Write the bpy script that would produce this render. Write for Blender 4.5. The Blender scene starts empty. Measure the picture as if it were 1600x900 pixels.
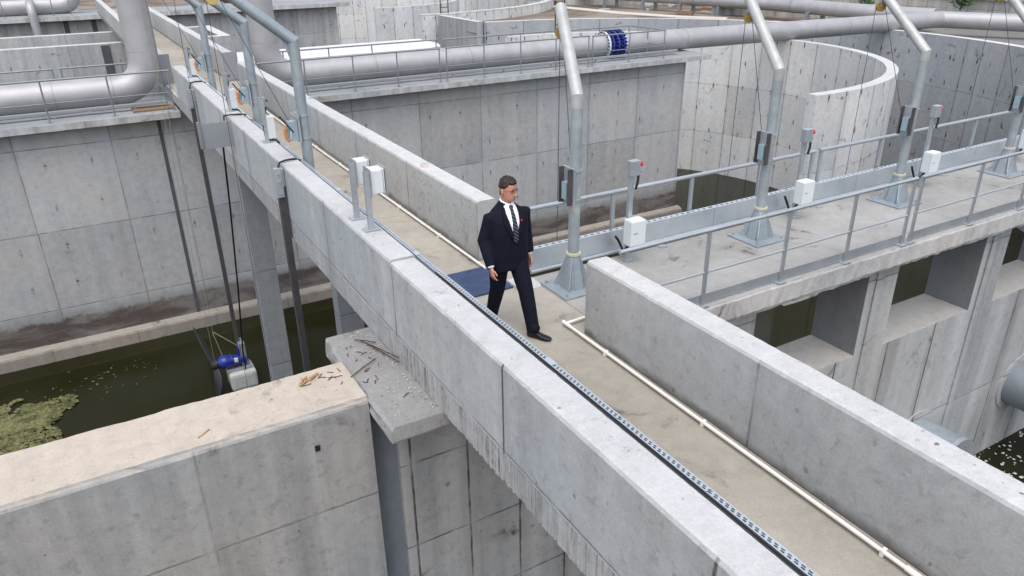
import bpy, bmesh, math, random
from mathutils import Vector, Matrix, noise
S = bpy.context.scene
COL = S.collection
R = math.radians
rnd = random.Random(7)

# ------------------------------------------------------------------ camera, sky, sun, exposure
# axes: x = across the footbridge (to the viewer's right), y = along the footbridge (away), z = up, footbridge floor at 0
CAM_Z = 4.0
yaw, pit, roll = R(29.700), R(25.0017), R(0.7474)
fw = Vector((math.cos(pit)*math.sin(yaw), math.cos(pit)*math.cos(yaw), -math.sin(pit)))
rt = Vector((math.cos(yaw), -math.sin(yaw), 0))
up = rt.cross(fw)
r2 = rt*math.cos(roll) - up*math.sin(roll)
u2 = up*math.cos(roll) + rt*math.sin(roll)
cam = bpy.data.cameras.new('camera'); camo = bpy.data.objects.new('camera', cam); COL.objects.link(camo)
camo.matrix_world = Matrix(((r2.x, u2.x, -fw.x, 0), (r2.y, u2.y, -fw.y, 0), (r2.z, u2.z, -fw.z, CAM_Z), (0, 0, 0, 1)))
cam.sensor_width = 36; cam.lens = 1160.9/1600*36; cam.clip_start = .05; cam.clip_end = 3000
S.camera = camo

SUN_EL, SUN_AZ = R(66), R(214)      # azimuth clockwise from +y
W = bpy.data.worlds.new('World'); S.world = W; W.use_nodes = True
nt = W.node_tree; nt.nodes.clear()
sk = nt.nodes.new('ShaderNodeTexSky'); sk.sky_type = 'NISHITA'; sk.sun_disc = False
sk.sun_elevation = SUN_EL; sk.sun_rotation = SUN_AZ; sk.air_density = 1.0; sk.dust_density = 3.0; sk.ozone_density = 1.0
hs = nt.nodes.new('ShaderNodeHueSaturation'); hs.inputs['Saturation'].default_value = .40
bg = nt.nodes.new('ShaderNodeBackground'); bg.inputs[1].default_value = .15
wo = nt.nodes.new('ShaderNodeOutputWorld')
nt.links.new(sk.outputs[0], hs.inputs['Color']); nt.links.new(hs.outputs[0], bg.inputs[0]); nt.links.new(bg.outputs[0], wo.inputs[0])
sl = bpy.data.lights.new('sun', 'SUN'); so = bpy.data.objects.new('sun', sl); COL.objects.link(so)
sl.energy = .55; sl.angle = R(60); sl.color = (1, .98, .95)
sd = Vector((math.cos(SUN_EL)*math.sin(SUN_AZ), math.cos(SUN_EL)*math.cos(SUN_AZ), math.sin(SUN_EL)))
so.rotation_euler = sd.to_track_quat('Z', 'Y').to_euler(); so.location = (0, 0, 60)
S.view_settings.view_transform = 'Standard'; S.view_settings.look = 'None'; S.view_settings.gamma = 1
S.view_settings.use_curve_mapping = False
S.view_settings.exposure = 1.0

# ------------------------------------------------------------------ node helper
class G:
    def __init__(s, name):
        s.m = bpy.data.materials.new(name); s.m.use_nodes = True
        s.t = s.m.node_tree; s.t.nodes.clear()
        s.out = s.n('ShaderNodeOutputMaterial'); s.b = s.n('ShaderNodeBsdfPrincipled')
        s.l(s.b.outputs[0], s.out.inputs[0])
    def n(s, k, **kw):
        o = s.t.nodes.new(k)
        for a, v in kw.items(): setattr(o, a, v)
        return o
    def l(s, a, b): s.t.links.new(a, b)
    def put(s, sock, v):
        if hasattr(v, 'is_output'): s.l(v, sock)
        else: sock.default_value = v
    def M(s, op, a, b=0.0, c=0.0, clamp=False):
        o = s.n('ShaderNodeMath', operation=op, use_clamp=clamp)
        s.put(o.inputs[0], a); s.put(o.inputs[1], b); s.put(o.inputs[2], c)
        return o.outputs[0]
    def ss(s, x, a, b):            # smoothstep a->b
        o = s.n('ShaderNodeMapRange', interpolation_type='SMOOTHSTEP')
        s.put(o.inputs[0], x); s.put(o.inputs[1], a); s.put(o.inputs[2], b); o.inputs[3].default_value = 0; o.inputs[4].default_value = 1
        return o.outputs[0]
    def mix(s, f, a, b, mode='MIX'):
        o = s.n('ShaderNodeMix', data_type='RGBA', blend_type=mode)
        s.put(o.inputs[0], f)
        for i, v in ((6, a), (7, b)):
            if hasattr(v, 'is_output'): s.l(v, o.inputs[i])
            else: o.inputs[i].default_value = (*v, 1) if len(v) == 3 else v
        return o.outputs[2]
    def noise(s, vec, scale, detail=4, rough=.55, dist=0):
        o = s.n('ShaderNodeTexNoise'); s.l(vec, o.inputs['Vector'])
        o.inputs['Scale'].default_value = scale; o.inputs['Detail'].default_value = detail
        o.inputs['Roughness'].default_value = rough; o.inputs['Distortion'].default_value = dist
        return o.outputs[0]
    def scl(s, vec, k):
        o = s.n('ShaderNodeVectorMath', operation='MULTIPLY'); s.l(vec, o.inputs[0]); o.inputs[1].default_value = k
        return o.outputs[0]
    def gray(s, v):
        o = s.n('ShaderNodeCombineColor'); 
        for i in range(3): s.l(v, o.inputs[i])
        return o.outputs[0]
    def bump(s, h, strength=.4, dist=.01):
        o = s.n('ShaderNodeBump'); s.l(h, o.inputs['Height']); o.inputs['Strength'].default_value = strength; o.inputs['Distance'].default_value = dist
        s.l(o.outputs[0], s.b.inputs['Normal'])
    def fin(s, col, rough=.85, metal=0, spec=.3):
        s.put(s.b.inputs['Base Color'], col if hasattr(col, 'is_output') else (*col, 1))
        s.put(s.b.inputs['Roughness'], rough); s.put(s.b.inputs['Metallic'], metal)
        s.b.inputs['Specular IOR Level'].default_value = spec
        return s.m

def concrete(name, c=(.36, .365, .37), top=None, ps=2.45, so=0., pt=2.4, to=0., seam=.55, hseam=.5, streak=.35, blotch=.35, pits=.7, holes=.5,
             panel=.10, wet=None, mott=.35, hs_=1.2, hz=1.2, dirt=0., foot=None, strip=None, smear=0., ribs=0., fine=.40, hthr=.42):
    g = G(name)
    geo = g.n('ShaderNodeNewGeometry'); P = geo.outputs['Position']
    sn = g.n('ShaderNodeSeparateXYZ'); g.l(geo.outputs['True Normal'], sn.inputs[0])
    sp = g.n('ShaderNodeSeparateXYZ'); g.l(P, sp.inputs[0])
    uv = g.n('ShaderNodeUVMap'); su = g.n('ShaderNodeSeparateXYZ'); g.l(uv.outputs[0], su.inputs[0])
    s_, t_ = su.outputs[0], su.outputs[1]
    side = g.M('SUBTRACT', 1, g.ss(g.M('ABSOLUTE', sn.outputs[2]), .5, .8))
    n1 = g.noise(P, .33, 5, .6); n2 = g.noise(g.scl(P, (2.6, 2.6, .16)), 1.0, 5, .6); n3 = g.noise(P, 5.5, 6, .65, .4); n4 = g.noise(P, 55, 3, .6)
    n5 = g.noise(P, 1.5, 5, .6, .8)
    val = g.M('ADD', 1.0, g.M('MULTIPLY', g.M('SUBTRACT', n1, .5), mott))
    val = g.M('ADD', val, g.M('MULTIPLY', g.M('MULTIPLY', g.M('SUBTRACT', n2, .5), side), streak*1.6))
    val = g.M('ADD', val, g.M('MULTIPLY', g.M('SUBTRACT', n3, .5), .46))
    val = g.M('ADD', val, g.M('MULTIPLY', g.M('SUBTRACT', n4, .5), fine))
    # formwork panels
    wob = g.M('MULTIPLY', g.M('SUBTRACT', n3, .5), .022)
    sa = g.M('ADD', g.M('ADD', s_, -so+1000*ps), wob); ta = g.M('ADD', g.M('ADD', t_, -to+1000*pt), wob)
    fs = g.M('FRACT', g.M('DIVIDE', sa, ps)); ft = g.M('FRACT', g.M('DIVIDE', ta, pt))
    ds = g.M('MULTIPLY', g.M('MINIMUM', fs, g.M('SUBTRACT', 1, fs)), ps); dt = g.M('MULTIPLY', g.M('MINIMUM', ft, g.M('SUBTRACT', 1, ft)), pt)
    ids = g.M('FLOOR', g.M('DIVIDE', sa, ps)); idt = g.M('FLOOR', g.M('DIVIDE', ta, pt))
    cv = g.n('ShaderNodeCombineXYZ'); g.l(ids, cv.inputs[0]); g.l(idt, cv.inputs[1])
    wn = g.n('ShaderNodeTexWhiteNoise', noise_dimensions='2D'); g.l(cv.outputs[0], wn.inputs['Vector'])
    val = g.M('ADD', val, g.M('MULTIPLY', g.M('MULTIPLY', g.M('SUBTRACT', wn.outputs[0], .5), panel*1.6), side))
    brk = g.ss(n5, .30, .58)
    ms = g.M('MULTIPLY', g.M('SUBTRACT', 1, g.ss(ds, .005, .024)), g.M('MULTIPLY', g.M('ADD', .4, g.M('MULTIPLY', brk, .6)), seam))
    mt = g.M('MULTIPLY', g.M('SUBTRACT', 1, g.ss(dt, .004, .020)), g.M('MULTIPLY', g.M('ADD', .15, g.M('MULTIPLY', brk, .85)), hseam))
    soft = g.M('MULTIPLY', g.M('SUBTRACT', 1, g.ss(ds, .0, .16)), .13*seam)
    sm = g.M('MULTIPLY', g.M('MAXIMUM', g.M('MAXIMUM', ms, mt), soft), side)
    # tie holes on a grid
    ha = g.M('SUBTRACT', g.M('FRACT', g.M('DIVIDE', g.M('ADD', sa, .4), hs_)), .5); hb = g.M('SUBTRACT', g.M('FRACT', g.M('DIVIDE', g.M('ADD', ta, .3), hz)), .5)
    hd = g.M('SQRT', g.M('ADD', g.M('POWER', g.M('MULTIPLY', ha, hs_), 2), g.M('POWER', g.M('MULTIPLY', hb, hz), 2)))
    hm = g.M('MULTIPLY', g.M('MULTIPLY', g.M('SUBTRACT', 1, g.ss(g.M('ADD', hd, g.M('MULTIPLY', g.M('SUBTRACT', n3, .5), .05)), .012, .05)), side), g.M('MULTIPLY', g.ss(n5, hthr, hthr+.14), holes))
    if smear:     # cement smears hanging from the tie holes
        hd2 = g.M('SQRT', g.M('ADD', g.M('POWER', g.M('MULTIPLY', ha, hs_*2.6), 2), g.M('POWER', g.M('MULTIPLY', g.M('ADD', hb, .03), hz*.75), 2)))
        hm = g.M('MAXIMUM', hm, g.M('MULTIPLY', g.M('MULTIPLY', g.M('SUBTRACT', 1, g.ss(hd2, .05, .15)), side), g.M('MULTIPLY', g.M('MULTIPLY', g.ss(n3, .40, .52), g.ss(n5, .38, .52)), smear)))
    # bug holes
    nv = g.n('ShaderNodeTexNoise'); g.l(P, nv.inputs['Vector']); nv.inputs['Scale'].default_value = 13; nv.inputs['Detail'].default_value = 3
    wv = g.n('ShaderNodeVectorMath', operation='MULTIPLY_ADD'); g.l(nv.outputs['Color'], wv.inputs[0]); wv.inputs[1].default_value = (.05, .05, .05); g.l(P, wv.inputs[2])
    def pit(scale, thr, k, lo):
        vo = g.n('ShaderNodeTexVoronoi'); g.l(g.scl(wv.outputs[0], (1, 1, .75)), vo.inputs['Vector']); vo.inputs['Scale'].default_value = scale
        sc = g.n('ShaderNodeSeparateColor'); g.l(vo.outputs['Color'], sc.inputs[0])
        rad = g.M('MULTIPLY', g.M('MAXIMUM', g.M('SUBTRACT', sc.outputs[0], thr), 0), k)
        return g.M('MULTIPLY', g.M('MULTIPLY', g.M('SUBTRACT', 1, g.ss(g.M('DIVIDE', vo.outputs['Distance'], g.M('ADD', rad, .0001)), .45, 1.0)), g.ss(rad, .001, .02)), g.M('ADD', lo, g.M('MULTIPLY', sc.outputs[1], 1-lo)))
    pm = g.M('MULTIPLY', g.M('MAXIMUM', pit(5.5, .55, .36, .15), g.M('MULTIPLY', pit(15, .42, .52, .1), .9)), g.M('MULTIPLY', pits, g.M('ADD', .35, g.M('MULTIPLY', g.ss(n5, .38, .6), .65))))
    n6 = g.noise(P, 9, 5, .65, .3); spot = g.M('MULTIPLY', g.ss(n6, .54, .70), .20*min(1, pits+.3)); spot = g.M('MULTIPLY', spot, g.M('ADD', .45, g.M('MULTIPLY', side, .55)))
    bl = g.M('MULTIPLY', g.M('MULTIPLY', g.ss(n5, .58, .74), g.ss(n3, .40, .60)), blotch)
    dark = g.M('SUBTRACT', 1, g.M('MAXIMUM', g.M('MAXIMUM', sm, hm), g.M('MAXIMUM', g.M('MULTIPLY', pm, .8), g.M('MAXIMUM', bl, spot)), clamp=True))
    warm = g.mix(g.ss(n1, .38, .66), c, (c[0]*1.03, c[1]*1.0, c[2]*.95))
    hue = g.noise(P, .9, 3, .5)
    base = g.mix(1, g.mix(1, warm, g.mix(g.ss(hue, .35, .65), (.985, 1.0, 1.01), (1.015, .995, .99)), 'MULTIPLY'), (1, 1, 1), 'MULTIPLY')
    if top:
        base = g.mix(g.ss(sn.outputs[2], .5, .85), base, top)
    col = g.mix(1.0, base, g.gray(g.M('MULTIPLY', val, dark)), 'MULTIPLY')
    if dirt:
        col = g.mix(g.M('MULTIPLY', g.ss(n5, .45, .75), dirt), col, (.20, .16, .12))
    if foot:      # dark band on side faces that starts at height foot[0] and ends at foot[1]
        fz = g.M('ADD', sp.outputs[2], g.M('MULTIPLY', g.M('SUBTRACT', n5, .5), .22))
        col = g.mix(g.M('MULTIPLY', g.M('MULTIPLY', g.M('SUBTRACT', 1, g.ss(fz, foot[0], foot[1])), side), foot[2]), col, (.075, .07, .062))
    if wet:
        wz = g.M('ADD', sp.outputs[2], g.M('MULTIPLY', g.M('SUBTRACT', n5, .5), .5))
        nw_ = g.noise(g.scl(P, (.55, .55, 1.9)), 1.0, 6, .65, .5)
        wc = g.mix(g.ss(nw_, .40, .60), (.062, .043, .036), (.17, .155, .145)); wc = g.mix(g.M('MULTIPLY', g.ss(n3, .5, .62), .5), wc, (.10, .075, .06))
        f1 = g.M('SUBTRACT', 1, g.ss(wz, wet[0], wet[0]+.16)); f0 = g.M('SUBTRACT', 1, g.ss(wz, wet[0]+.05, wet[1]))
        col = g.mix(g.M('MULTIPLY', f0, .6), col, (.17, .17, .165))
        col = g.mix(g.M('MULTIPLY', f1, .88), col, wc)
    if strip:
        sx = g.M('ABSOLUTE', g.M('SUBTRACT', s_, strip[0]))
        col = g.mix(g.M('MULTIPLY', g.M('SUBTRACT', 1, g.ss(sx, strip[1]*.8, strip[1])), strip[2]), col, (.5, .5, .5))
    if ribs:
        nr = g.noise(g.scl(P, (2, 34, 1.6)), 1.0, 4, .6); nq = g.noise(P, 7, 4, .6)
        col = g.mix(g.M('MULTIPLY', g.M('MULTIPLY', g.ss(nr, .47, .66), g.ss(nq, .36, .62)), g.M('MULTIPLY', ribs, g.ss(sp.outputs[1], 8.0, 6.6))), col, (.075, .062, .055))
    h = g.M('SUBTRACT', g.M('ADD', g.M('MULTIPLY', n3, .5), g.M('MULTIPLY', n4, .35)), g.M('MAXIMUM', sm, pm))
    g.bump(h, .45, .012)
    return g.fin(col, .88, 0, .25)

def metal(name, c=(.50, .53, .55), rough=.42, met=.65, var=.25, sc=14, stain=None):
    g = G(name); geo = g.n('ShaderNodeNewGeometry'); P = geo.outputs['Position']
    n1 = g.noise(P, sc, 4, .6); n2 = g.noise(P, 2.2, 5, .6, .5)
    v = g.M('ADD', 1, g.M('ADD', g.M('MULTIPLY', g.M('SUBTRACT', n1, .5), var), g.M('MULTIPLY', g.M('SUBTRACT', n2, .5), var*1.4)))
    col = g.mix(1, c, g.gray(v), 'MULTIPLY')
    if stain: col = g.mix(g.M('MULTIPLY', g.ss(n2, .55, .7), .6), col, stain)
    g.bump(n1, .08, .003)
    return g.fin(col, g.M('ADD', rough, g.M('MULTIPLY', g.M('SUBTRACT', n2, .5), .3)), met, .4)

def plain(name, c, rough=.6, met=0, var=.15, sc=20, spec=.35, bumpk=.1):
    g = G(name); geo = g.n('ShaderNodeNewGeometry'); n = g.noise(geo.outputs['Position'], sc, 4, .6)
    col = g.mix(1, c, g.gray(g.M('ADD', 1, g.M('MULTIPLY', g.M('SUBTRACT', n, .5), var*2))), 'MULTIPLY')
    g.bump(n, bumpk, .004)
    return g.fin(col, rough, met, spec)

M = {}
M['parapet'] = concrete('parapet concrete', (.36, .378, .395), (.42, .42, .425), ps=2.45, so=2.15, pt=9, seam=.8, streak=.34, pits=1.0, holes=0, panel=.10, blotch=.45)
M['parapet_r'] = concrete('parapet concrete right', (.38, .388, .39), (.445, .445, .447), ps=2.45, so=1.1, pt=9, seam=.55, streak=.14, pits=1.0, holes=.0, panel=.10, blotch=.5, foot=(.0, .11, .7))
M['deck'] = concrete('walkway floor', (.33, .325, .31), (.33, .305, .262), ps=60, pt=9, seam=.4, pits=.25, holes=0, blotch=.75, mott=1.0, dirt=.12, fine=.5)
M['deckedge'] = concrete('slab edge', (.33, .335, .34), (.38, .38, .38), ps=2.45, so=2.15, pt=9, seam=.3, streak=.5, pits=.8, holes=0, blotch=.6, ribs=.68)
M['bridge'] = concrete('cross bridge deck', (.40, .40, .40), (.30, .295, .285), ps=60, pt=9, pits=.6, holes=0, blotch=1.0, mott=1.2, dirt=.12, fine=.6)
M['tankwall'] = concrete('tank wall', (.375, .382, .39), (.38, .38, .38), ps=2.45, so=.55, pt=2.45, to=-1.15, seam=.55, hseam=.6, streak=.28, pits=.4, holes=.9, panel=.16, wet=(-6.50, -5.95), smear=.4)
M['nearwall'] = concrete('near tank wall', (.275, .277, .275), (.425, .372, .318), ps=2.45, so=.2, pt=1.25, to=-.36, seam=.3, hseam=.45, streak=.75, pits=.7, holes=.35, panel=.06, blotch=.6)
M['underwall'] = concrete('blotched pier wall', (.27, .275, .275), (.4, .4, .4), ps=.72, so=.22, pt=1.22, to=-.2, seam=.9, hseam=.75, streak=.8, pits=.9, holes=.5, panel=.14, blotch=1.0, mott=.8, dirt=.25)  # heavily streaked and blotched concrete under the footbridge
M['lowwall'] = concrete('lower wall right', (.325, .335, .345), (.36, .345, .325), ps=1.25, so=.3, pt=3.2, to=-.6, seam=.85, hseam=.5, streak=.7, pits=.9, holes=.3, panel=.14, blotch=.8)
M['ledge'] = concrete('ledge concrete', (.31, .31, .31), (.25, .245, .24), ps=9, pt=9, pits=.7, holes=0, blotch=.9, mott=1.0, fine=.6)
M['guide'] = concrete('pale guide wall', (.56, .57, .575), (.46, .46, .46), ps=1.6, so=.2, pt=2.5, to=-.4, seam=.8, hseam=.55, streak=.18, pits=1, holes=.7, panel=.14, blotch=1, smear=.9, hs_=.8, hthr=.34)
M['outer'] = concrete('outer curved wall', (.335, .35, .37), (.50, .50, .50), ps=2.4, so=.6, pt=2.4, to=-.4, seam=.8, hseam=.55, streak=.2, pits=1, holes=.75, panel=.14, blotch=1, smear=1, hs_=.8, hthr=.28)
M['far'] = concrete('far walls', (.35, .36, .37), (.48, .47, .455), ps=3.4, so=.1, pt=2.4, to=-.4, seam=.6, hseam=.5, streak=.7, pits=.6, holes=.8, panel=.14, blotch=.7, smear=.6)
M['jamb_shade'] = concrete('smooth shade tone', (.165, .175, .19), (.2, .2, .2), ps=9, pt=9, seam=.2, streak=.2, pits=.4, holes=0, blotch=.3)  # shade inside the openings, put into a darker concrete colour
M['pillar'] = concrete('pillar concrete', (.255, .27, .285), (.4, .4, .4), ps=9, pt=2.6, to=-.55, seam=.3, streak=.3, pits=.5, holes=0, blotch=.3)
M['platform'] = concrete('platform slab', (.40, .405, .41), (.25, .265, .275), ps=4.9, pt=9, seam=.4, streak=.9, pits=.4, holes=0, blotch=.6, mott=.7)
M['retain'] = concrete('retaining wall', (.34, .335, .32), (.45, .45, .45), ps=1.2, pt=4, seam=.7, streak=.7, pits=.3, holes=.5, panel=.2, blotch=.6)
M['paleslab'] = concrete('pale slab tone', (.5, .5, .5), (.56, .56, .565), ps=6, pt=9, seam=.3, pits=.2, holes=0, blotch=.2)
M['strip'] = plain('blue grey joint filler', (.125, .14, .165), .6, 0, .3, 3)
M['galv'] = metal('galvanised steel', (.40, .43, .455), .45, .55, .3, 30)
M['galvpipe'] = metal('galvanised davit tube', (.30, .345, .375), .5, .4, .45, 9, (.36, .36, .34))
M['galvpost'] = metal('weathered davit post', (.31, .345, .365), .5, .3, .5, 7, (.50, .51, .49))
M['paletube'] = metal('pale davit tube', (.40, .41, .40), .5, .3, .5, 8, (.27, .28, .26))
M['tray'] = metal('bright cable tray steel', (.52, .565, .60), .33, .6, .2, 6)
M['dkstrip'] = plain('dark wall joint', (.075, .08, .09), .6, 0, .4, 3)
M['rail'] = metal('railing steel', (.24, .255, .27), .5, .4, .25, 30)
M['steelpipe'] = metal('brushed process pipe', (.37, .365, .375), .52, .4, .28, 1.6)
M['weld'] = metal('dull weld bead', (.29, .285, .29), .55, .4, .3, 8)
M['darkpipe'] = metal('outlet pipe', (.25, .28, .31), .4, .4, .2, 5)
M['greybox'] = plain('grey sheet panel', (.27, .28, .30), .5, .2)
M['white'] = plain('white enclosure', (.60, .63, .64), .45, 0, .08)
M['pvc'] = plain('white pvc', (.74, .71, .66), .45, 0, .14, 5)
M['black'] = plain('black rubber', (.012, .012, .014), .5)
M['darkrail'] = plain('weathered guide rail', (.075, .072, .075), .6, .3, .4, 8)
M['yellow'] = plain('yellow pulley', (.45, .36, .12), .5, 0, .3)
M['brass'] = plain('worn brass pulley', (.30, .20, .05), .5, .2, .4)
M['collar'] = plain('cream collar', (.50, .46, .33), .5)
M['rope'] = plain('dull rope', (.26, .25, .19), .8)
M['red'] = plain('red button', (.55, .02, .04), .4)
M['redmark'] = plain('faded red paint', (.50, .20, .18), .8, 0, .5, 40)
M['orange'] = plain('orange strap', (.55, .20, .07), .7, 0, .3)
M['blue'] = plain('blue coated iron', (.012, .026, .22), .35, 0, .25, 8, .5)
M['bluebolt'] = plain('dark blue bolts', (.008, .012, .09), .4)
M['blueplate'] = plain('blue grey steel plate', (.05, .075, .150), .5, .2, .4, 6)
M['winch'] = plain('grey blue winch', (.30, .40, .45), .45, .3)
M['rust'] = plain('rust', (.065, .030, .022), .85, 0, .5, 30)
M['wood'] = plain('splintered wood', (.42, .26, .11), .8, 0, .5, 30)
M['board'] = plain('weathered board', (.20, .13, .085), .85, 0, .5, 8)
M['blade'] = plain('dark propeller', (.02, .022, .026), .35)
g = G('navy suit cloth'); geo = g.n('ShaderNodeNewGeometry'); P = geo.outputs['Position']
n = g.noise(P, 70, 3, .6); n2 = g.noise(g.scl(P, (9, 9, 4.5)), 1.0, 4, .55, 1.2)
g.bump(n2, .7, .022); M['suit'] = g.fin(g.mix(g.ss(n, .3, .7), (.0042, .0050, .0115), (.0065, .0076, .016)), .8, 0, .14)
M['shirt'] = plain('white shirt', (.75, .77, .82), .7)
M['skin'] = plain('skin', (.44, .205, .145), .5, 0, .16, 40, .4)
M['lips'] = plain('lips', (.30, .11, .09), .5)
g = G('greying brown hair'); geo = g.n('ShaderNodeNewGeometry'); P = geo.outputs['Position']
n = g.noise(g.scl(P, (150, 40, 60)), 1.0, 4, .7); n2 = g.noise(P, 25, 3, .5)
g.bump(n, .8, .006); M['hair'] = g.fin(g.mix(g.M('MULTIPLY', g.ss(n, .45, .7), g.ss(n2, .4, .7)), (.020, .014, .012), (.10, .085, .075)), .6)
M['shoe'] = plain('black leather', (.008, .008, .009), .28)
M['leaf'] = plain('shrub leaves', (.05, .10, .03), .6, 0, .5, 6)
M['bark'] = plain('bark', (.10, .07, .05), .9)
M['greyblock'] = plain('pale concrete block', (.42, .43, .41), .8, 0, .25, 6)
g = G('striped tie'); geo = g.n('ShaderNodeTexCoord'); sp = g.n('ShaderNodeSeparateXYZ'); g.l(geo.outputs['Object'], sp.inputs[0])
st = g.M('FRACT', g.M('MULTIPLY', g.M('ADD', sp.outputs[2], g.M('MULTIPLY', sp.outputs[0], .8)), 26))
M['tie'] = g.fin(g.mix(g.ss(st, .80, .90), (.008, .010, .019), (.17, .19, .24)), .5)

g = G('still green water'); geo = g.n('ShaderNodeNewGeometry'); P = geo.outputs['Position']
n = g.noise(P, .25, 4, .6); n2 = g.noise(P, 3.0, 4, .6)
col = g.mix(g.ss(n, .35, .68), (.012, .0115, .0025), (.017, .018, .008))
vo = g.n('ShaderNodeTexVoronoi'); g.l(P, vo.inputs['Vector']); vo.inputs['Scale'].default_value = 1.1
speck = g.M('MULTIPLY', g.M('SUBTRACT', 1, g.ss(vo.outputs['Distance'], .02, .05)), g.ss(n, .5, .6))
col = g.mix(g.M('MULTIPLY', speck, .6), col, (.25, .25, .16))
g.bump(n2, .05, .02); M['water'] = g.fin(col, .12, 0, .14)

g = G('floating algae'); geo = g.n('ShaderNodeNewGeometry'); P = geo.outputs['Position']
n = g.noise(P, 2.2, 6, .7, .6); n2 = g.noise(P, 14, 5, .7)
col = g.mix(g.ss(n, .36, .60), (.035, .040, .010), (.15, .15, .06)); col = g.mix(g.M('MULTIPLY', g.ss(n2, .5, .68), .8), col, (.27, .26, .15))
g.bump(n2, .8, .05); M['algae'] = g.fin(col, .75)

g = G('dry soil'); geo = g.n('ShaderNodeNewGeometry'); P = geo.outputs['Position']
n = g.noise(P, .12, 6, .65, .4); n2 = g.noise(P, 1.6, 6, .7); 
col = g.mix(g.ss(n, .38, .62), (.115, .085, .062), (.25, .215, .18)); col = g.mix(g.M('MULTIPLY', g.ss(n2, .52, .7), .5), col, (.10, .085, .065))
g.bump(n2, .7, .2); M['soil'] = g.fin(col, .95)
M['path'] = concrete('gravel path', (.5, .47, .42), (.5, .47, .42), ps=40, pits=.3, holes=0)

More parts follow.
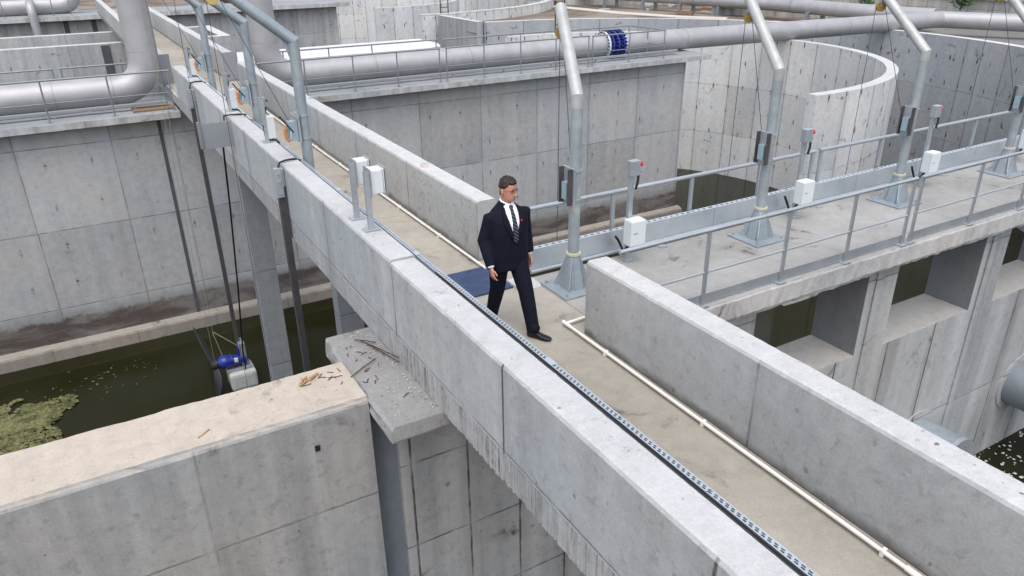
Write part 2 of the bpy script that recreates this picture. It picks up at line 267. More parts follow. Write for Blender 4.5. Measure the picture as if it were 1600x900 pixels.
# ------------------------------------------------------------------ mesh builder
OFF = {}
def put(o, label=None, cat=None, group=None, kind=None):
    if label: o['label'] = label
    if cat: o['category'] = cat
    if group: o['group'] = group
    if kind: o['kind'] = kind
    return o
def thing(name, label, cat, loc=(0, 0, 0), group=None, rotz=0):
    o = bpy.data.objects.new(name, None); COL.objects.link(o); o.empty_display_size = .2
    o.location = loc; o.rotation_euler = (0, 0, rotz); OFF[o] = Vector(loc)
    return put(o, label, cat, group)
def frame(d):
    d = d.normalized(); a = Vector((0, 0, 1)) if abs(d.z) < .9 else Vector((1, 0, 0))
    x = d.cross(a).normalized(); return x, x.cross(d).normalized()
class MB:
    def __init__(s): s.v = []; s.f = []; s.sm = []; s.uvs = []
    def add(s, verts, faces, smooth=False, uv=None):
        k = len(s.v); s.v += [Vector(v) for v in verts]
        for i, f in enumerate(faces):
            s.f.append(tuple(k+j for j in f)); s.sm.append(smooth); s.uvs.append(uv[i] if uv else None)
        return s
    def box(s, x0, x1, y0, y1, z0, z1, T=None):
        v = [Vector(p) for p in ((x0,y0,z0),(x1,y0,z0),(x1,y1,z0),(x0,y1,z0),(x0,y0,z1),(x1,y0,z1),(x1,y1,z1),(x0,y1,z1))]
        if T: v = [T @ p for p in v]
        return s.add(v, [(0,3,2,1),(4,5,6,7),(0,1,5,4),(1,2,6,5),(2,3,7,6),(3,0,4,7)])
    def cbox(s, c, d, T=None):
        return s.box(c[0]-d[0]/2, c[0]+d[0]/2, c[1]-d[1]/2, c[1]+d[1]/2, c[2]-d[2]/2, c[2]+d[2]/2, T)
    def loft(s, rings, cap=True, smooth=True, closed=True):
        n = len(rings[0]); v = [p for r in rings for p in r]; f = []
        for i in range(len(rings)-1):
            for j in range(n if closed else n-1):
                a, b = i*n+j, i*n+(j+1) % n
                f.append((a, b, b+n, a+n))
        s.add(v, f, smooth)
        if cap and closed:
            s.add(rings[0], [tuple(range(n))[::-1]], False); s.add(rings[-1], [tuple(range(n))], False)
        return s
    def tube(s, pts, r, n=10, cap=True, smooth=True, sq=1):
        pts = [Vector(p) for p in pts]; m = len(pts); rs = r if isinstance(r, (list, tuple)) else [r]*m
        rings = []; X = None
        for i, p in enumerate(pts):
            t = (pts[min(i+1, m-1)]-pts[max(i-1, 0)]).normalized()
            if X is None: X, _ = frame(t)
            X = (X - t*X.dot(t)).normalized(); Y = t.cross(X)
            k = 1.0
            if 0 < i < m-1:
                d1 = (p-pts[i-1]).normalized(); k = 1/max(.5, abs(d1.dot(t)))
                # widen in the bend plane only
                bn = (pts[i+1]-p).normalized()-d1
                if bn.length > 1e-4:
                    bn.normalize()
                    rings.append([p + q + bn*(q.dot(bn))*(k-1) for q in (X*math.cos(a)*rs[i]+Y*math.sin(a)*rs[i]*sq for a in (2*math.pi*j/n for j in range(n)))]); continue
            rings.append([p + X*math.cos(2*math.pi*j/n)*rs[i] + Y*math.sin(2*math.pi*j/n)*rs[i]*sq for j in range(n)])
        return s.loft(rings, cap, smooth)
    def cyl(s, a, b, r, n=16, r2=None, smooth=True):
        return s.tube([a, b], [r, r if r2 is None else r2], n, True, smooth)
    def prism(s, poly, z0, z1):        # poly in xy
        n = len(poly); v = [(p[0], p[1], z0) for p in poly]+[(p[0], p[1], z1) for p in poly]
        return s.add(v, [tuple(range(n))[::-1], tuple(range(n, 2*n))]+[(i, (i+1) % n, n+(i+1) % n, n+i) for i in range(n)])
    def arc_wall(s, cx, cy, r0, r1, a0, a1, z0, z1, n):   # angles from +x towards +y
        P = lambda r, a, z: (cx+r*math.cos(a), cy+r*math.sin(a), z)
        for i in range(n):
            a, b = a0+(a1-a0)*i/n, a0+(a1-a0)*(i+1)/n
            v = [P(r0,a,z0),P(r1,a,z0),P(r1,b,z0),P(r0,b,z0),P(r0,a,z1),P(r1,a,z1),P(r1,b,z1),P(r0,b,z1)]
            sa, sb = a*r0, b*r0
            s.add(v, [(4,5,6,7),(1,2,6,5),(3,0,4,7)], False,
                  [[(sa,r0),(sa,r1),(sb,r1),(sb,r0)], [(sa,z0),(sb,z0),(sb,z1),(sa,z1)], [(sb,z0),(sa,z0),(sa,z1),(sb,z1)]])
        for a, fl in ((a0, 0), (a1, 1)):
            q = [P(r0,a,z0),P(r1,a,z0),P(r1,a,z1),P(r0,a,z1)]
            s.add(q, [(0,1,2,3) if not fl else (3,2,1,0)], False, [[(.3,z0),(.7,z0),(.7,z1),(.3,z1)] if not fl else [(.3,z1),(.7,z1),(.7,z0),(.3,z0)]])
        return s
    def extrude(s, prof, axis, s0, s1, step, seed=0, rag0=0, rag1=0):
        # prof: closed list of (a, z, jitter); axis 'y': a is x; axis 'x': a is y
        n = max(1, int(round((s1-s0)/step))); rr = random.Random(seed); rings = []
        for i in range(n+1):
            q = s0+(s1-s0)*i/n; ring = []
            chip = rr.random() < .07
            for k, (a, z, j) in enumerate(prof):
                if chip and .0015 < j < .006: j *= 3.2
                ja = j*noise.noise(Vector((q*2.1, k*7.3, seed)))*.9 + rr.uniform(-j, j)*.55
                jz = j*noise.noise(Vector((q*2.7, k*5.1, seed+9)))*.9 + rr.uniform(-j, j)*.55
                ring.append((a+ja, q, z+jz) if axis == 'y' else (q, a+ja, z+jz))
            rings.append(ring)
        return s.loft(rings, True, False)
    def build(s, name, mat, parent=None, bevel=0, local=False, uvscale=1, auto=False):
        me = bpy.data.meshes.new(name)
        off = Vector((0, 0, 0))
        if parent is not None and not local: off = OFF.get(parent, off)
        me.from_pydata([tuple(v-off) for v in s.v], [], s.f)
        me.polygons.foreach_set('use_smooth', s.sm)
        uvl = me.uv_layers.new(name='UVMap')
        me.update()
        for p in me.polygons:
            u = s.uvs[p.index]; nx, ny, nz = abs(p.normal.x), abs(p.normal.y), abs(p.normal.z)
            for k, li in enumerate(p.loop_indices):
                if u: uvl.data[li].uv = u[k]; continue
                c = me.vertices[me.loops[li].vertex_index].co + off
                uvl.data[li].uv = (c.x, c.y) if nz > .75 else ((c.y, c.z) if nx > ny else (c.x, c.z))
        bm = bmesh.new(); bm.from_mesh(me)
        if auto: bmesh.ops.remove_doubles(bm, verts=bm.verts, dist=1e-5)
        bmesh.ops.recalc_face_normals(bm, faces=bm.faces)
        if bevel:
            es = [e for e in bm.edges if len(e.link_faces) == 2 and e.calc_face_angle(0) > .6]
            bmesh.ops.bevel(bm, geom=es, offset=bevel, segments=2, affect='EDGES', profile=.6)
        bm.to_mesh(me); bm.free()
        me.materials.append(mat if not isinstance(mat, str) else M[mat])
        o = bpy.data.objects.new(name, me); COL.objects.link(o)
        if parent is not None: o.parent = parent; OFF[o] = off
        return o
def part(mb, name, mat, parent, **k): return mb.build(name, mat, parent, **k)
def copy_tree(o, parent=None):
    c = o.copy(); COL.objects.link(c)
    if parent is not None: c.parent = parent
    for ch in o.children: copy_tree(ch, c)
    return c
def struct(name, mb, mat): return put(mb.build(name, mat), kind='structure')

# ------------------------------------------------------------------ setting: ground, water
mb = MB(); mb.box(-900, 900, -900, 1500, -9.6, -9.0); struct('ground', mb, 'soil')
mb = MB(); mb.box(-40, 42, 6.9, 62, -8.9, -7.6); struct('water', mb, 'water')
mb = MB(); mb.box(4.9, 60, -25, 6.0, -8.9, -5.62); struct('water', mb, 'water')
CX, CY = 20.5, 25.1
mb = MB(); N = 150; RX, RY, RR = 21.5, 66.0, 17.8
P = lambda r, t, z: (CX+r*math.cos(t), CY+r*math.sin(t), z)
def hit(t):       # where a ray from the near tank's centre crosses the far round tank
    d = Vector((math.cos(t), math.sin(t))); w = Vector((RX-CX, RY-CY)); k = w.dot(d); h2 = RR*RR-(w.length_squared-k*k)
    return (k-math.sqrt(h2), k+math.sqrt(h2)) if h2 > 0 and k > 0 else None
for i in range(N):
    a, b = R(-85)+R(171)*i/N, R(-85)+R(171)*(i+1)/N
    ha, hb = hit(a), hit(b); seg = []
    if ha or hb:
        q = ha or hb; ha = ha or (sum(q)/2,)*2; hb = hb or (sum(q)/2,)*2
        seg = [((17.2, 17.2), (ha[0], hb[0])), ((ha[1], hb[1]), (90, 90))]
    else: seg = [((17.2, 17.2), (90, 90))]
    for (ra, rb), (qa, qb) in seg + [((90, 90), (700, 700))]:
        z0, z1 = -1.0, (2.0 if qa > 95 else -1.0)
        mb.add([P(ra, a, z0), P(qa, a, z1), P(qb, b, z1), P(rb, b, z0)], [(0, 1, 2, 3)])
struct('terrain', mb, 'soil')
mb = MB()
mb.prism([(35.6, 57), (36.3, 47), (37.6, 42.3), (39.4, 39.2), (40.4, 40.0), (38.7, 43.2), (37.5, 47.4), (36.8, 57)], -1.0, -.96); struct('path', mb, 'path')
mb = MB(); mb.arc_wall(CX, CY, 17.26, 26.95, R(-40), R(14), -1.2, -.965, 40); struct('pavement', mb, concrete('grey apron', (.2, .2, .2), (.175, .172, .165), ps=3, pt=9, holes=0, blotch=.7, mott=.8))

# ------------------------------------------------------------------ footbridge
br = thing('footbridge', 'long grey concrete footbridge the man walks on, with sandy floor and ribbed slab edge', 'footbridge', (3.5, 0, 0))
mb = MB(); mb.box(2.60, 4.60, -4, 24.2, -.34, 0); mb.box(2.60, 4.60, 24.2, 62, -.34, 0)
part(mb, 'deck', 'deck', br)
mb = MB()          # edge of the slab with hacked vertical ribs on the near half
y = -4.0; rr = random.Random(3); prev = None; ring = []
while y < 9.6:
    d = .010 + (rr.random()**1.5)*.013 if (y < 7.3 and rr.random() < .5) else 0.002+rr.random()*.004
    zt = -.03 + rr.uniform(-.014, .010) + .014*noise.noise(Vector((y*2, 0, 0))); zb = -.352 + rr.uniform(-.007, .005) + .012*noise.noise(Vector((y*1.3, 4, 0)))
    if y > 7.3: zt, zb, d = -.03, -.35+rr.uniform(-.006, .006), 0.0
    w = rr.uniform(.012, .035)
    ring.append((y, 2.517+d*.9, zt, zb)); y += w; ring.append((y-.004, 2.517+d*.9, zt+rr.uniform(-.006, .006), zb))
for a, b in zip(ring[:-1], ring[1:]):
    mb.add([(a[1], a[0], a[3]), (b[1], b[0], b[3]), (b[1], b[0], b[2]), (a[1], a[0], a[2])], [(0,1,2,3)])
    mb.add([(2.66, a[0], a[3]), (2.66, b[0], b[3]), (b[1], b[0], b[3]), (a[1], a[0], a[3])], [(0,1,2,3)])
    mb.add([(2.522, a[0], -.012), (2.522, b[0], -.012), (b[1], b[0], b[2]), (a[1], a[0], a[2])], [(0,1,2,3)])
mb.extrude([(2.523, -.33, .004), (2.545, -.352, .008), (2.66, -.352, 0), (2.66, -.03, 0), (2.523, -.034, .003)], 'y', 9.6, 62, .3, 5)
part(mb, 'slab_edge', 'deckedge', br)

def para(label, x0, x1, y0, y1, h, mat, seed, zb=0.0, name='parapet_wall', out=None):
    c = .03
    o = MB().extrude([(x0, zb, .0), (x1, zb, 0), (x1, h-c*.7, .0012), (x1-c*.7, h, .002), (x0+c*1.25, h, .0022), (x0+c*.55, h-c*.28, .002), (x0, h-c*1.1, .0018)], 'y', y0, y1, .045 if y0 < 9 else .2, seed).build(name, mat)
    return put(o, label, 'wall')
para('tall concrete parapet along the near edge of the footbridge, sunlit top, crossing the foreground', 2.52, 2.83, -4, 7.09, .868, 'parapet', 11, -.028)
para('concrete parapet carrying two white boxes on posts, continuing from the step to the first big pipe', 2.52, 2.83, 7.094, 23.85, .892, 'parapet', 12, -.028)
para('foreground concrete parapet with dark pits, white pipe along its foot', 4.34, 4.62, -4, 5.98, .885, 'parapet_r', 13)
para('concrete parapet behind the walking man, white pipe along its foot', 4.30, 4.585, 8.45, 23.85, .86, 'parapet_r', 14)
para('distant concrete parapet of the footbridge with a dark end face, beyond the pipe gap', 4.34, 4.64, 26.0, 60, .88, 'parapet_r', 15)
para('distant concrete parapet behind the tall grey riser pipe', 2.40, 2.70, 26.7, 60, .88, 'parapet_r', 16, -.03)

mk = MB(); n = 20
for j in range(n-4):
    a, b = 2*math.pi*j/n, 2*math.pi*(j+1)/n
    q = lambda t, r: (4.43+r*.6*math.cos(t), 10.45+r*math.sin(t), .8645)
    mk.add([q(a, .085), q(a, .105), q(b, .105), q(b, .085)], [(0, 1, 2, 3)])
wm = [o for o in bpy.data.objects if o.get('label', '').startswith('concrete parapet behind the walking man')][0]
mk.build('paint_mark', 'redmark', wm)
for lab, (x0, x1, y1) in (('distant concrete parapet of the footbridge with', (4.27, 4.72, 25.995)), ('distant concrete parapet behind the tall', (2.36, 2.78, 26.695))):
    w_ = [o for o in bpy.data.objects if o.get('label', '').startswith(lab)][0]
    MB().box(x0, x1, y1-.07, y1, -.02, .90).box(x0+.05, x1-.05, y1-.085, y1-.07, .05, .85).build('end_panel', 'greybox', w_)
# end posts at the gap (dark shuttered end faces)
pil = thing('bridge_pillar', 'near slim concrete pillar under the footbridge standing in green water', 'pillar', (3, 17.3, -9), 'pillars under the footbridge')
MB().box(2.75, 3.27, 17.3, 17.68, -9, -.36).build('shaft', 'pillar', pil, bevel=.012)
p2 = copy_tree(pil); p2.location = (4.02, 14.0, -9); p2['label'] = 'concrete pillar under the footbridge showing just above the littered ledge'

lg = thing('concrete_ledge', 'broken grey concrete ledge littered with rusty steel offcuts beside the footbridge', 'ledge', (2.2, 7, -.36))
mb = MB(); mb.extrude([(1.955, -.60, .012), (2.70, -.60, 0), (2.70, -.36, 0), (1.975, -.36, .008), (1.955, -.385, .016), (1.945, -.50, .03)], 'y', 7.42, 8.06, .07, 21)
mb.extrude([(1.955, -.52, .012), (2.70, -.52, 0), (2.70, -.36, 0), (1.99, -.36, .006), (1.96, -.40, .012), (1.965, -.47, .012)], 'y', 5.88, 7.42, .09, 22)
part(mb, 'top_slab', 'ledge', lg)
mb = MB(); mb.extrude([(1.99, -.62, .006), (2.6, -.62, 0), (2.6, -.522, 0), (1.985, -.522, .006)], 'y', 5.98, 7.9, .1, 23); part(mb, 'lower_lip', 'deckedge', lg)

nw = thing('tank_wall', 'foreground concrete tank wall with pale sandy top meeting the littered ledge', 'wall', (-2, 7, -9))
mb = MB(); mb.extrude([(6.52, -9, 0), (7.40, -9, 0), (7.40, -.38, .005), (7.385, -.352, .007), (6.565, -.352, .004), (6.535, -.388, .004), (6.52, -.412, .003)], 'x', -12, 1.95, .09, 31)
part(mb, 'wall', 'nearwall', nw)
MB().box(1.33, 1.38, 6.505, 6.55, -.80, -.735).build('tie_recess', 'black', nw)
mb = MB()
for k in range(10):
    a = k/9; x = 1.952+.30*a; yy = 6.60+.13*math.sin(a*math.pi)+.02*a
    mb.v += []
rg = [[(1.952+.30*k/9, 6.58+.12*math.sin(k/9*math.pi*.85), z) for k in range(10)] for z in (-9, -3.2, -2.2, -1.2, -.53)]
mb.loft(rg, False, True, False)
part(mb, 'joint_filler', 'strip', nw)
mb = MB(); mb.box(2.25, 4.95, 6.56, 7.4, -9, -.62); 
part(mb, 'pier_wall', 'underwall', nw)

# ------------------------------------------------------------------ cross bridge (right) and the wall with openings
cb = thing('cross_bridge', 'wide dusty concrete deck leaving the footbridge between steel railing and davit posts', 'bridge', (10, 6.7, 0))
mb = MB(); c0 = [(5.74, -.03, .008), (5.765, 0, .007), (7.6, 0, 0), (7.62, -.02, .004), (7.62, -.30, 0), (5.76, -.315, .014), (5.735, -.26, .012)]
mb.extrude(c0, 'x', 4.605, 34, .09, 41); part(mb, 'deck', 'bridge', cb)
lw = thing('pierced_wall', 'concrete wall with square openings and deep sills below the cross deck', 'wall', (10, 6.4, -9))
mb = MB(); ops = [(4.95, 5.5), (7.15, 9.46), (10.15, 12.45), (13.15, 15.45), (16.15, 18.45), (19.2, 21.4)]
Y0, Y1, ZS, ZT = 6.0, 6.8, -1.84, -.30
mb.box(4.95, 34, Y0, Y1, -9, ZS)
e = 4.95
for a, b in ops[1:]:
    mb.box(e, a, Y0, Y1, ZS, ZT); e = b
mb.box(e, 34, Y0, Y1, ZS, ZT)
part(mb, 'wall', 'lowwall', lw, bevel=.008)
for a, b in ops[1:]: MB().box(b-.012, b-.002, Y0+.002, Y1-.002, ZS+.002, ZT-.01).build('shade_sheet', 'jamb_shade', lw)  # thin sheets added over the right-hand sides, coloured as their shade
for a in (9.62, 12.6): 
    MB().box(a, a+.16, Y0-.028, Y0-.002, -9, -.32).build('pilaster', 'lowwall', lw, bevel=.006)

# ------------------------------------------------------------------ divider wall and pipe platforms
dv = thing('divider_wall', 'long concrete tank wall with brown tide mark and dark vertical joint, under both pipe platforms', 'wall', (2, 25.5, -9))
mb = MB(); mb.box(-22, 22.7, 24.6, 26.6, -9, -.621)
part(mb, 'wall', 'tankwall', dv, bevel=.02)
mb = MB(); mb.extrude([(24.3, -9, 0), (24.62, -9, 0), (24.62, -7.13, 0), (24.33, -7.19, .012), (24.3, -7.25, .012)], 'x', -22, 22.9, .18, 51)
part(mb, 'haunch', concrete('silty haunch', (.25, .23, .205), (.30, .275, .24), ps=2.4, pt=9, holes=0, blotch=.7, mott=.8), dv)
for x in (1.92, -7.9): MB().box(x-.05, x+.05, 24.58, 24.605, -7.9, -.63).build('joint_strip', 'dkstrip', dv)
pp = put(MB().extrude([(24.14, -.625, .006), (27.0, -.625, 0), (27.0, -.42, 0), (24.16, -.42, .004), (24.13, -.44, .006)], 'x', -22, 2.518, .2, 52).build('pipe_platform', 'platform'), 'stained concrete platform edge under the pipe that bends up into the riser', 'platform')
pp = put(MB().extrude([(24.08, -.625, .006), (27.0, -.625, 0), (27.0, -.42, 0), (24.10, -.42, .004), (24.07, -.44, .006)], 'x', 4.62, 23.6, .2, 53).build('pipe_platform', 'platform'), 'long concrete platform carrying the pipe with the blue coupling', 'platform')

put(MB().prism([(5.2, 32.9), (14.6, 32.9), (15.3, 33.3), (15.6, 34.2), (15.6, 36.6), (5.2, 36.6)], -9, -.41).build('pale_slab', 'paleslab'), 'pale raised slab behind the long silver pipe and its back railing', 'slab')  # pale raised block standing behind the long pipe
for x0, x1, lab in ((5.2, 22.4, 'low grey cable channel along the long platform below the silver pipe'), (-20, 2.3, 'low grey cable channel along the near platform below the bending pipe')):
    t = thing('cable_channel', lab, 'cable channel', (x0, 24.9, -.42))
    MB().box(x0, x1, 24.85, 25.02, -.30, -.22).build('channel', 'greybox', t, bevel=.008)
    x = x0+.4
    while x < x1: MB().box(x-.02, x+.02, 24.9, 24.96, -.418, -.302).build('foot', 'galv', t); x += 2.1
# ------------------------------------------------------------------ curved walls
ow = put(MB().arc_wall(CX, CY, 16.8, 17.25, R(-88), R(84), -9, -.40, 72).build('curved_wall', 'outer'), 'tall grey outer tank wall curving round the far right of the basin', 'wall')
gw = put(MB().arc_wall(CX, CY, 9.35, 9.75, R(-95), R(95), -9, -.40, 56).build('guide_wall', 'guide'), 'pale U-shaped guide wall with stained white face and thick rounded rim', 'wall')
cwl = put(MB().box(21.8, 22.22, 42.1, 47.6, -9, -.36).build('cross_wall', 'far'), 'stained straight wall joining two round tanks, black joint at its corner', 'wall')
put(MB().arc_wall(21.5, 66, 17.4, 17.9, R(-92), R(100), -9, -.32, 56).build('curved_wall', 'guide'), 'white outer wall of the round tank furthest behind, seen over the blue coupling', 'wall')
put(MB().arc_wall(21.5, 66, 9.4, 9.8, R(-95), R(60), -9, -.40, 36).build('guide_wall', 'guide'), 'distant pale guide wall with two dark oval stains', 'wall')
cw = thing('channel_walls', 'twin concrete channel walls with pale rims beyond the near pipe platform', 'wall', (-5, 47, -9))
mb = MB(); mb.box(-30, 7.9, 44.2, 44.75, -9, -.42); part(mb, 'wall', 'far', cw, bevel=.02)
mb = MB(); mb.box(-30, 7.9, 50.2, 50.75, -9, -.42); part(mb, 'wall', 'far', cw, bevel=.02)
mb = MB(); mb.box(7.35, 7.9, 44.752, 50.198, -9, -.42); part(mb, 'end_wall', 'far', cw, bevel=.02)
fd = thing('far_divider_wall', 'furthest straight tank wall with its own pipe platform, dark joint lines', 'wall', (0, 66, -9))
mb = MB(); mb.box(-40, 20.5, 65.2, 67.4, -9, -.75); part(mb, 'wall', 'far', fd, bevel=.02)
mb = MB(); mb.box(-40, 21.5, 64.4, 69.6, -.745, -.42); part(mb, 'platform_slab', 'platform', fd, bevel=.02)
for x in (.4, 2.2): MB().box(x-.16, x+.16, 65.15, 65.205, -9, -.76).build('joint_strip', 'dkstrip', fd)
for x in (1.75,): MB().box(x-.2, x+.2, 44.16, 44.205, -9, -.5).build('joint_strip', 'dkstrip', cw)
rw = thing('retaining_wall', 'pale panelled retaining wall behind the main pipe in the background', 'wall', (46, 30, -1))
mb = MB(); mb.arc_wall(CX, CY, 27, 27.4, R(-40), R(40), -1.2, .55, 48); part(mb, 'lower_tier', 'retain', rw)
mb = MB(); mb.arc_wall(CX, CY, 36, 36.4, R(-40), R(62), -1.2, 2.6, 64); part(mb, 'upper_tier', 'retain', rw)
mb = MB(); mb.arc_wall(CX, CY, 26.9, 27.5, R(-40), R(40), .552, .66, 48); part(mb, 'coping', 'platform', rw)

# ------------------------------------------------------------------ process pipes
def bend(pts, rad, n=8):        # round the corners of a polyline
    pts = [Vector(p) for p in pts]; out = [pts[0]]
    for a, b, c in zip(pts[:-2], pts[1:-1], pts[2:]):
        d1 = (a-b).normalized(); d2 = (c-b).normalized(); ang = d1.angle(d2); k = min(rad/math.tan(ang/2), (a-b).length*.45, (c-b).length*.45)
        p0, p1 = b+d1*k, b+d2*k
        for i in range(n+1):
            t = i/n; out.append(p0*(1-t)**2 + b*2*t*(1-t) + p1*t*t)
    return out+[pts[-1]]
def weld(t, pts, r):
    for p, d in pts:
        p = Vector(p); d = Vector(d).normalized(); MB().cyl(p-d*.014, p+d*.014, r+.005, 28).build('weld_seam', 'weld', t)
RP = .43
def saddle(t, x, y, z):
    MB().box(x-.06, x+.06, y-.30, y+.30, z, z+.09).box(x-.03, x+.03, y-.22, y+.22, z+.09, z+.22).build('support', 'galv', t)
pi1 = thing('process_pipe', 'large grey pipe along the near platform bending up into a vertical riser', 'pipe', (1.97, 25.75, .08))
MB().tube(bend([(-22, 25.75, .06), (1.97, 25.75, .06), (1.97, 25.9, 6.5)], 1.0, 10), RP, 32).build('pipe', 'steelpipe', pi1)
weld(pi1, [((-6, 25.75, .06), (1, 0, 0)), ((-.6, 25.75, .06), (1, 0, 0)), ((.95, 25.75, .06), (1, 0, 0)), ((1.97, 25.78, 1.15), (0, 0, 1)), ((1.97, 25.83, 3.0), (0, 0, 1))], RP)
MB().tube([(1.97-.30, 25.86-.33, 1.2), (1.97-.30, 25.93-.33, 6.4)], .012, 6).build('long_seam', 'weld', pi1)
for x in (-8, -4.2, .2): saddle(pi1, x, 25.75, -.42)
pi2 = thing('process_pipe', 'long silver pipe across the far platform with a blue coupling', 'pipe', (5.6, 25.75, .08))
MB().tube(bend([(5.6, 25.9, 6.5), (5.6, 25.75, .07), (19.1, 25.75, .09)], 1.0, 10), RP, 32).build('pipe', 'steelpipe', pi2)
MB().tube(bend([(20.05, 25.75, .09), (30, 25.75, -.02), (41.8, 25.6, -.14), (43.3, 22.3, -.16), (50, 9, -.2)], .5, 6), RP, 32).build('pipe', 'steelpipe', pi2)
weld(pi2, [((6.65, 25.75, .07), (1, 0, 0)), ((9.2, 25.75, .075), (1, 0, 0)), ((12.9, 25.75, .08), (1, 0, 0)), ((17, 25.75, .09), (1, 0, 0)), ((23.4, 25.75, .06), (1, 0, 0)), ((28, 25.75, .0), (1, 0, 0)), ((34, 25.7, -.06), (1, 0, 0)), ((5.6, 25.78, 1.15), (0, 0, 1))], RP)
for x in (7.4, 10.2, 13.3, 17.6, 22.2): saddle(pi2, x, 25.75, -.42)
cp = MB()
cp.tube([(19.22, 25.75, .09), (19.94, 25.75, .09)], .455, 32); o = cp.build('coupling', 'blue', pi2)
for x in (19.14, 19.98): MB().tube([(x-.035, 25.75, .09), (x+.035, 25.75, .09)], .54, 36).build('flange', 'white', o)
for x in (19.30, 19.58, 19.86): MB().tube([(x-.04, 25.75, .09), (x+.04, 25.75, .09)], .545, 36).build('flange_ring', 'blue', o)
mb = MB()
for k in range(24):
    a = 2*math.pi*k/24; yy, zz = 25.75+.50*math.cos(a), .09+.50*math.sin(a)
    mb.cyl((19.05, yy, zz), (20.06, yy, zz), .026, 8)
    for x in (19.22, 19.46, 19.72, 19.92): mb.cyl((x-.045, yy+.045*math.cos(a), zz+.045*math.sin(a)), (x+.045, yy+.045*math.cos(a), zz+.045*math.sin(a)), .045, 6)
mb.build('bolts', 'bluebolt', o)
pi3 = thing('process_pipe', 'background pipe raised on pairs of grey posts beyond the curved wall', 'pipe', (42, 37, -.1))
MB().tube(bend([(36.5, 72, .1), (39.9, 50, .02), (42.2, 38, -.05), (42.3, 31, -.1), (42.9, 26.6, -.14)], 1.5, 6), RP*1.02, 28).build('pipe', 'steelpipe', pi3)
weld(pi3, [((41.1, 44, 0), (.2, -1, 0)), ((42.2, 36, -.06), (0, -1, 0)), ((42.3, 31.5, -.1), (0, -1, 0))], RP*1.02)
tl = [(38.6, 56.5), (39.4, 52.2), (40.2, 48.3), (41.0, 44.9), (41.7, 41.6), (42.2, 34.2)]
for k, (x, y) in enumerate(tl):
    t = thing('pipe_trestle', ['furthest pair of grey posts holding up the raised background pipe', 'second furthest pair of grey posts under the raised background pipe', 'pair of grey posts under the background pipe, third from the far end', 'pair of grey posts under the background pipe near the soil bank', 'pair of grey posts under the raised pipe, second nearest', 'nearest pair of grey posts under the raised background pipe'][k], 'pipe support', (x, y, -1), 'trestles under the raised pipe')
    for dx, dy in ((-.42, .28), (.42, -.28)): MB().box(x+dx-.11, x+dx+.11, y+dy-.11, y+dy+.11, -1.02, -.36).build('post', 'darkpipe', t, bevel=.01)
    MB().box(-.62, .62, -.10, .10, -.357, -.30, Matrix.Translation((x, y, 0)) @ Matrix.Rotation(math.atan2(-.28, .42), 4, 'Z')).build('cross_beam', 'darkpipe', t)
for k, (x, y) in enumerate([(39.9, 25.7), (44.6, 19.7), (46.5, 16.2)]):
    t = thing('pipe_stand', ['steel stand under the bend where the silver pipe meets the background pipe', 'second steel stand under the silver pipe beyond the curved wall', 'third steel stand under the silver pipe at the edge of view'][k], 'pipe support', (x, y, -1), 'steel stands under the silver pipe')
    MB().box(x-.14, x+.14, y-.14, y+.14, -1.02, -.45).build('post', 'darkpipe', t); MB().box(x-.3, x+.3, y-.3, y+.3, -.6, -.565).build('saddle', 'darkpipe', t)
pi4 = thing('process_pipe', 'furthest grey pipe along the far platform, bending upward by the distant parapet', 'pipe', (0, 67, .1))
MB().tube(bend([(-40, 67, .1), (1.3, 67, .1), (1.3, 67, 7)], 1.2, 8), .6, 24).build('pipe', 'steelpipe', pi4)
pi5 = thing('drain_pipe', 'short grey pipe hooking down over the far platform edge', 'pipe', (-1.5, 65, -1))
MB().tube(bend([(-1.5, 66.4, .5), (-1.5, 64.0, .4), (-1.35, 64.0, -6)], .8, 6), .27, 18).build('pipe', 'steelpipe', pi5)
op = thing('outlet_pipe', 'dark grey outlet pipe stub sticking out of the pierced wall', 'pipe', (14.95, 6, -4.05))
MB().cyl((14.95, 6.2, -4.08), (14.95, 2.2, -4.08), .47, 32).build('pipe', 'darkpipe', op)
MB().tube([(14.95, 6.0, -4.08), (14.95, 5.975, -4.08)], .60, 28).build('mortar_collar', 'lowwall', op)
op = thing('outlet_pipe', 'pale steel outlet pipe end just showing over the foreground parapet', 'pipe', (11.75, 6, -4.15))
MB().cyl((11.75, 6.2, -4.28), (11.75, 5.20, -4.28), .47, 32).build('pipe', 'galvpipe', op)
MB().tube([(11.75, 6.0, -4.28), (11.75, 5.975, -4.28)], .62, 28).build('mortar_collar', 'lowwall', op)
MB().tube([(11.75, 5.25, -4.28), (11.75, 5.17, -4.28)], .49, 28).build('end_ring', 'tray', op)

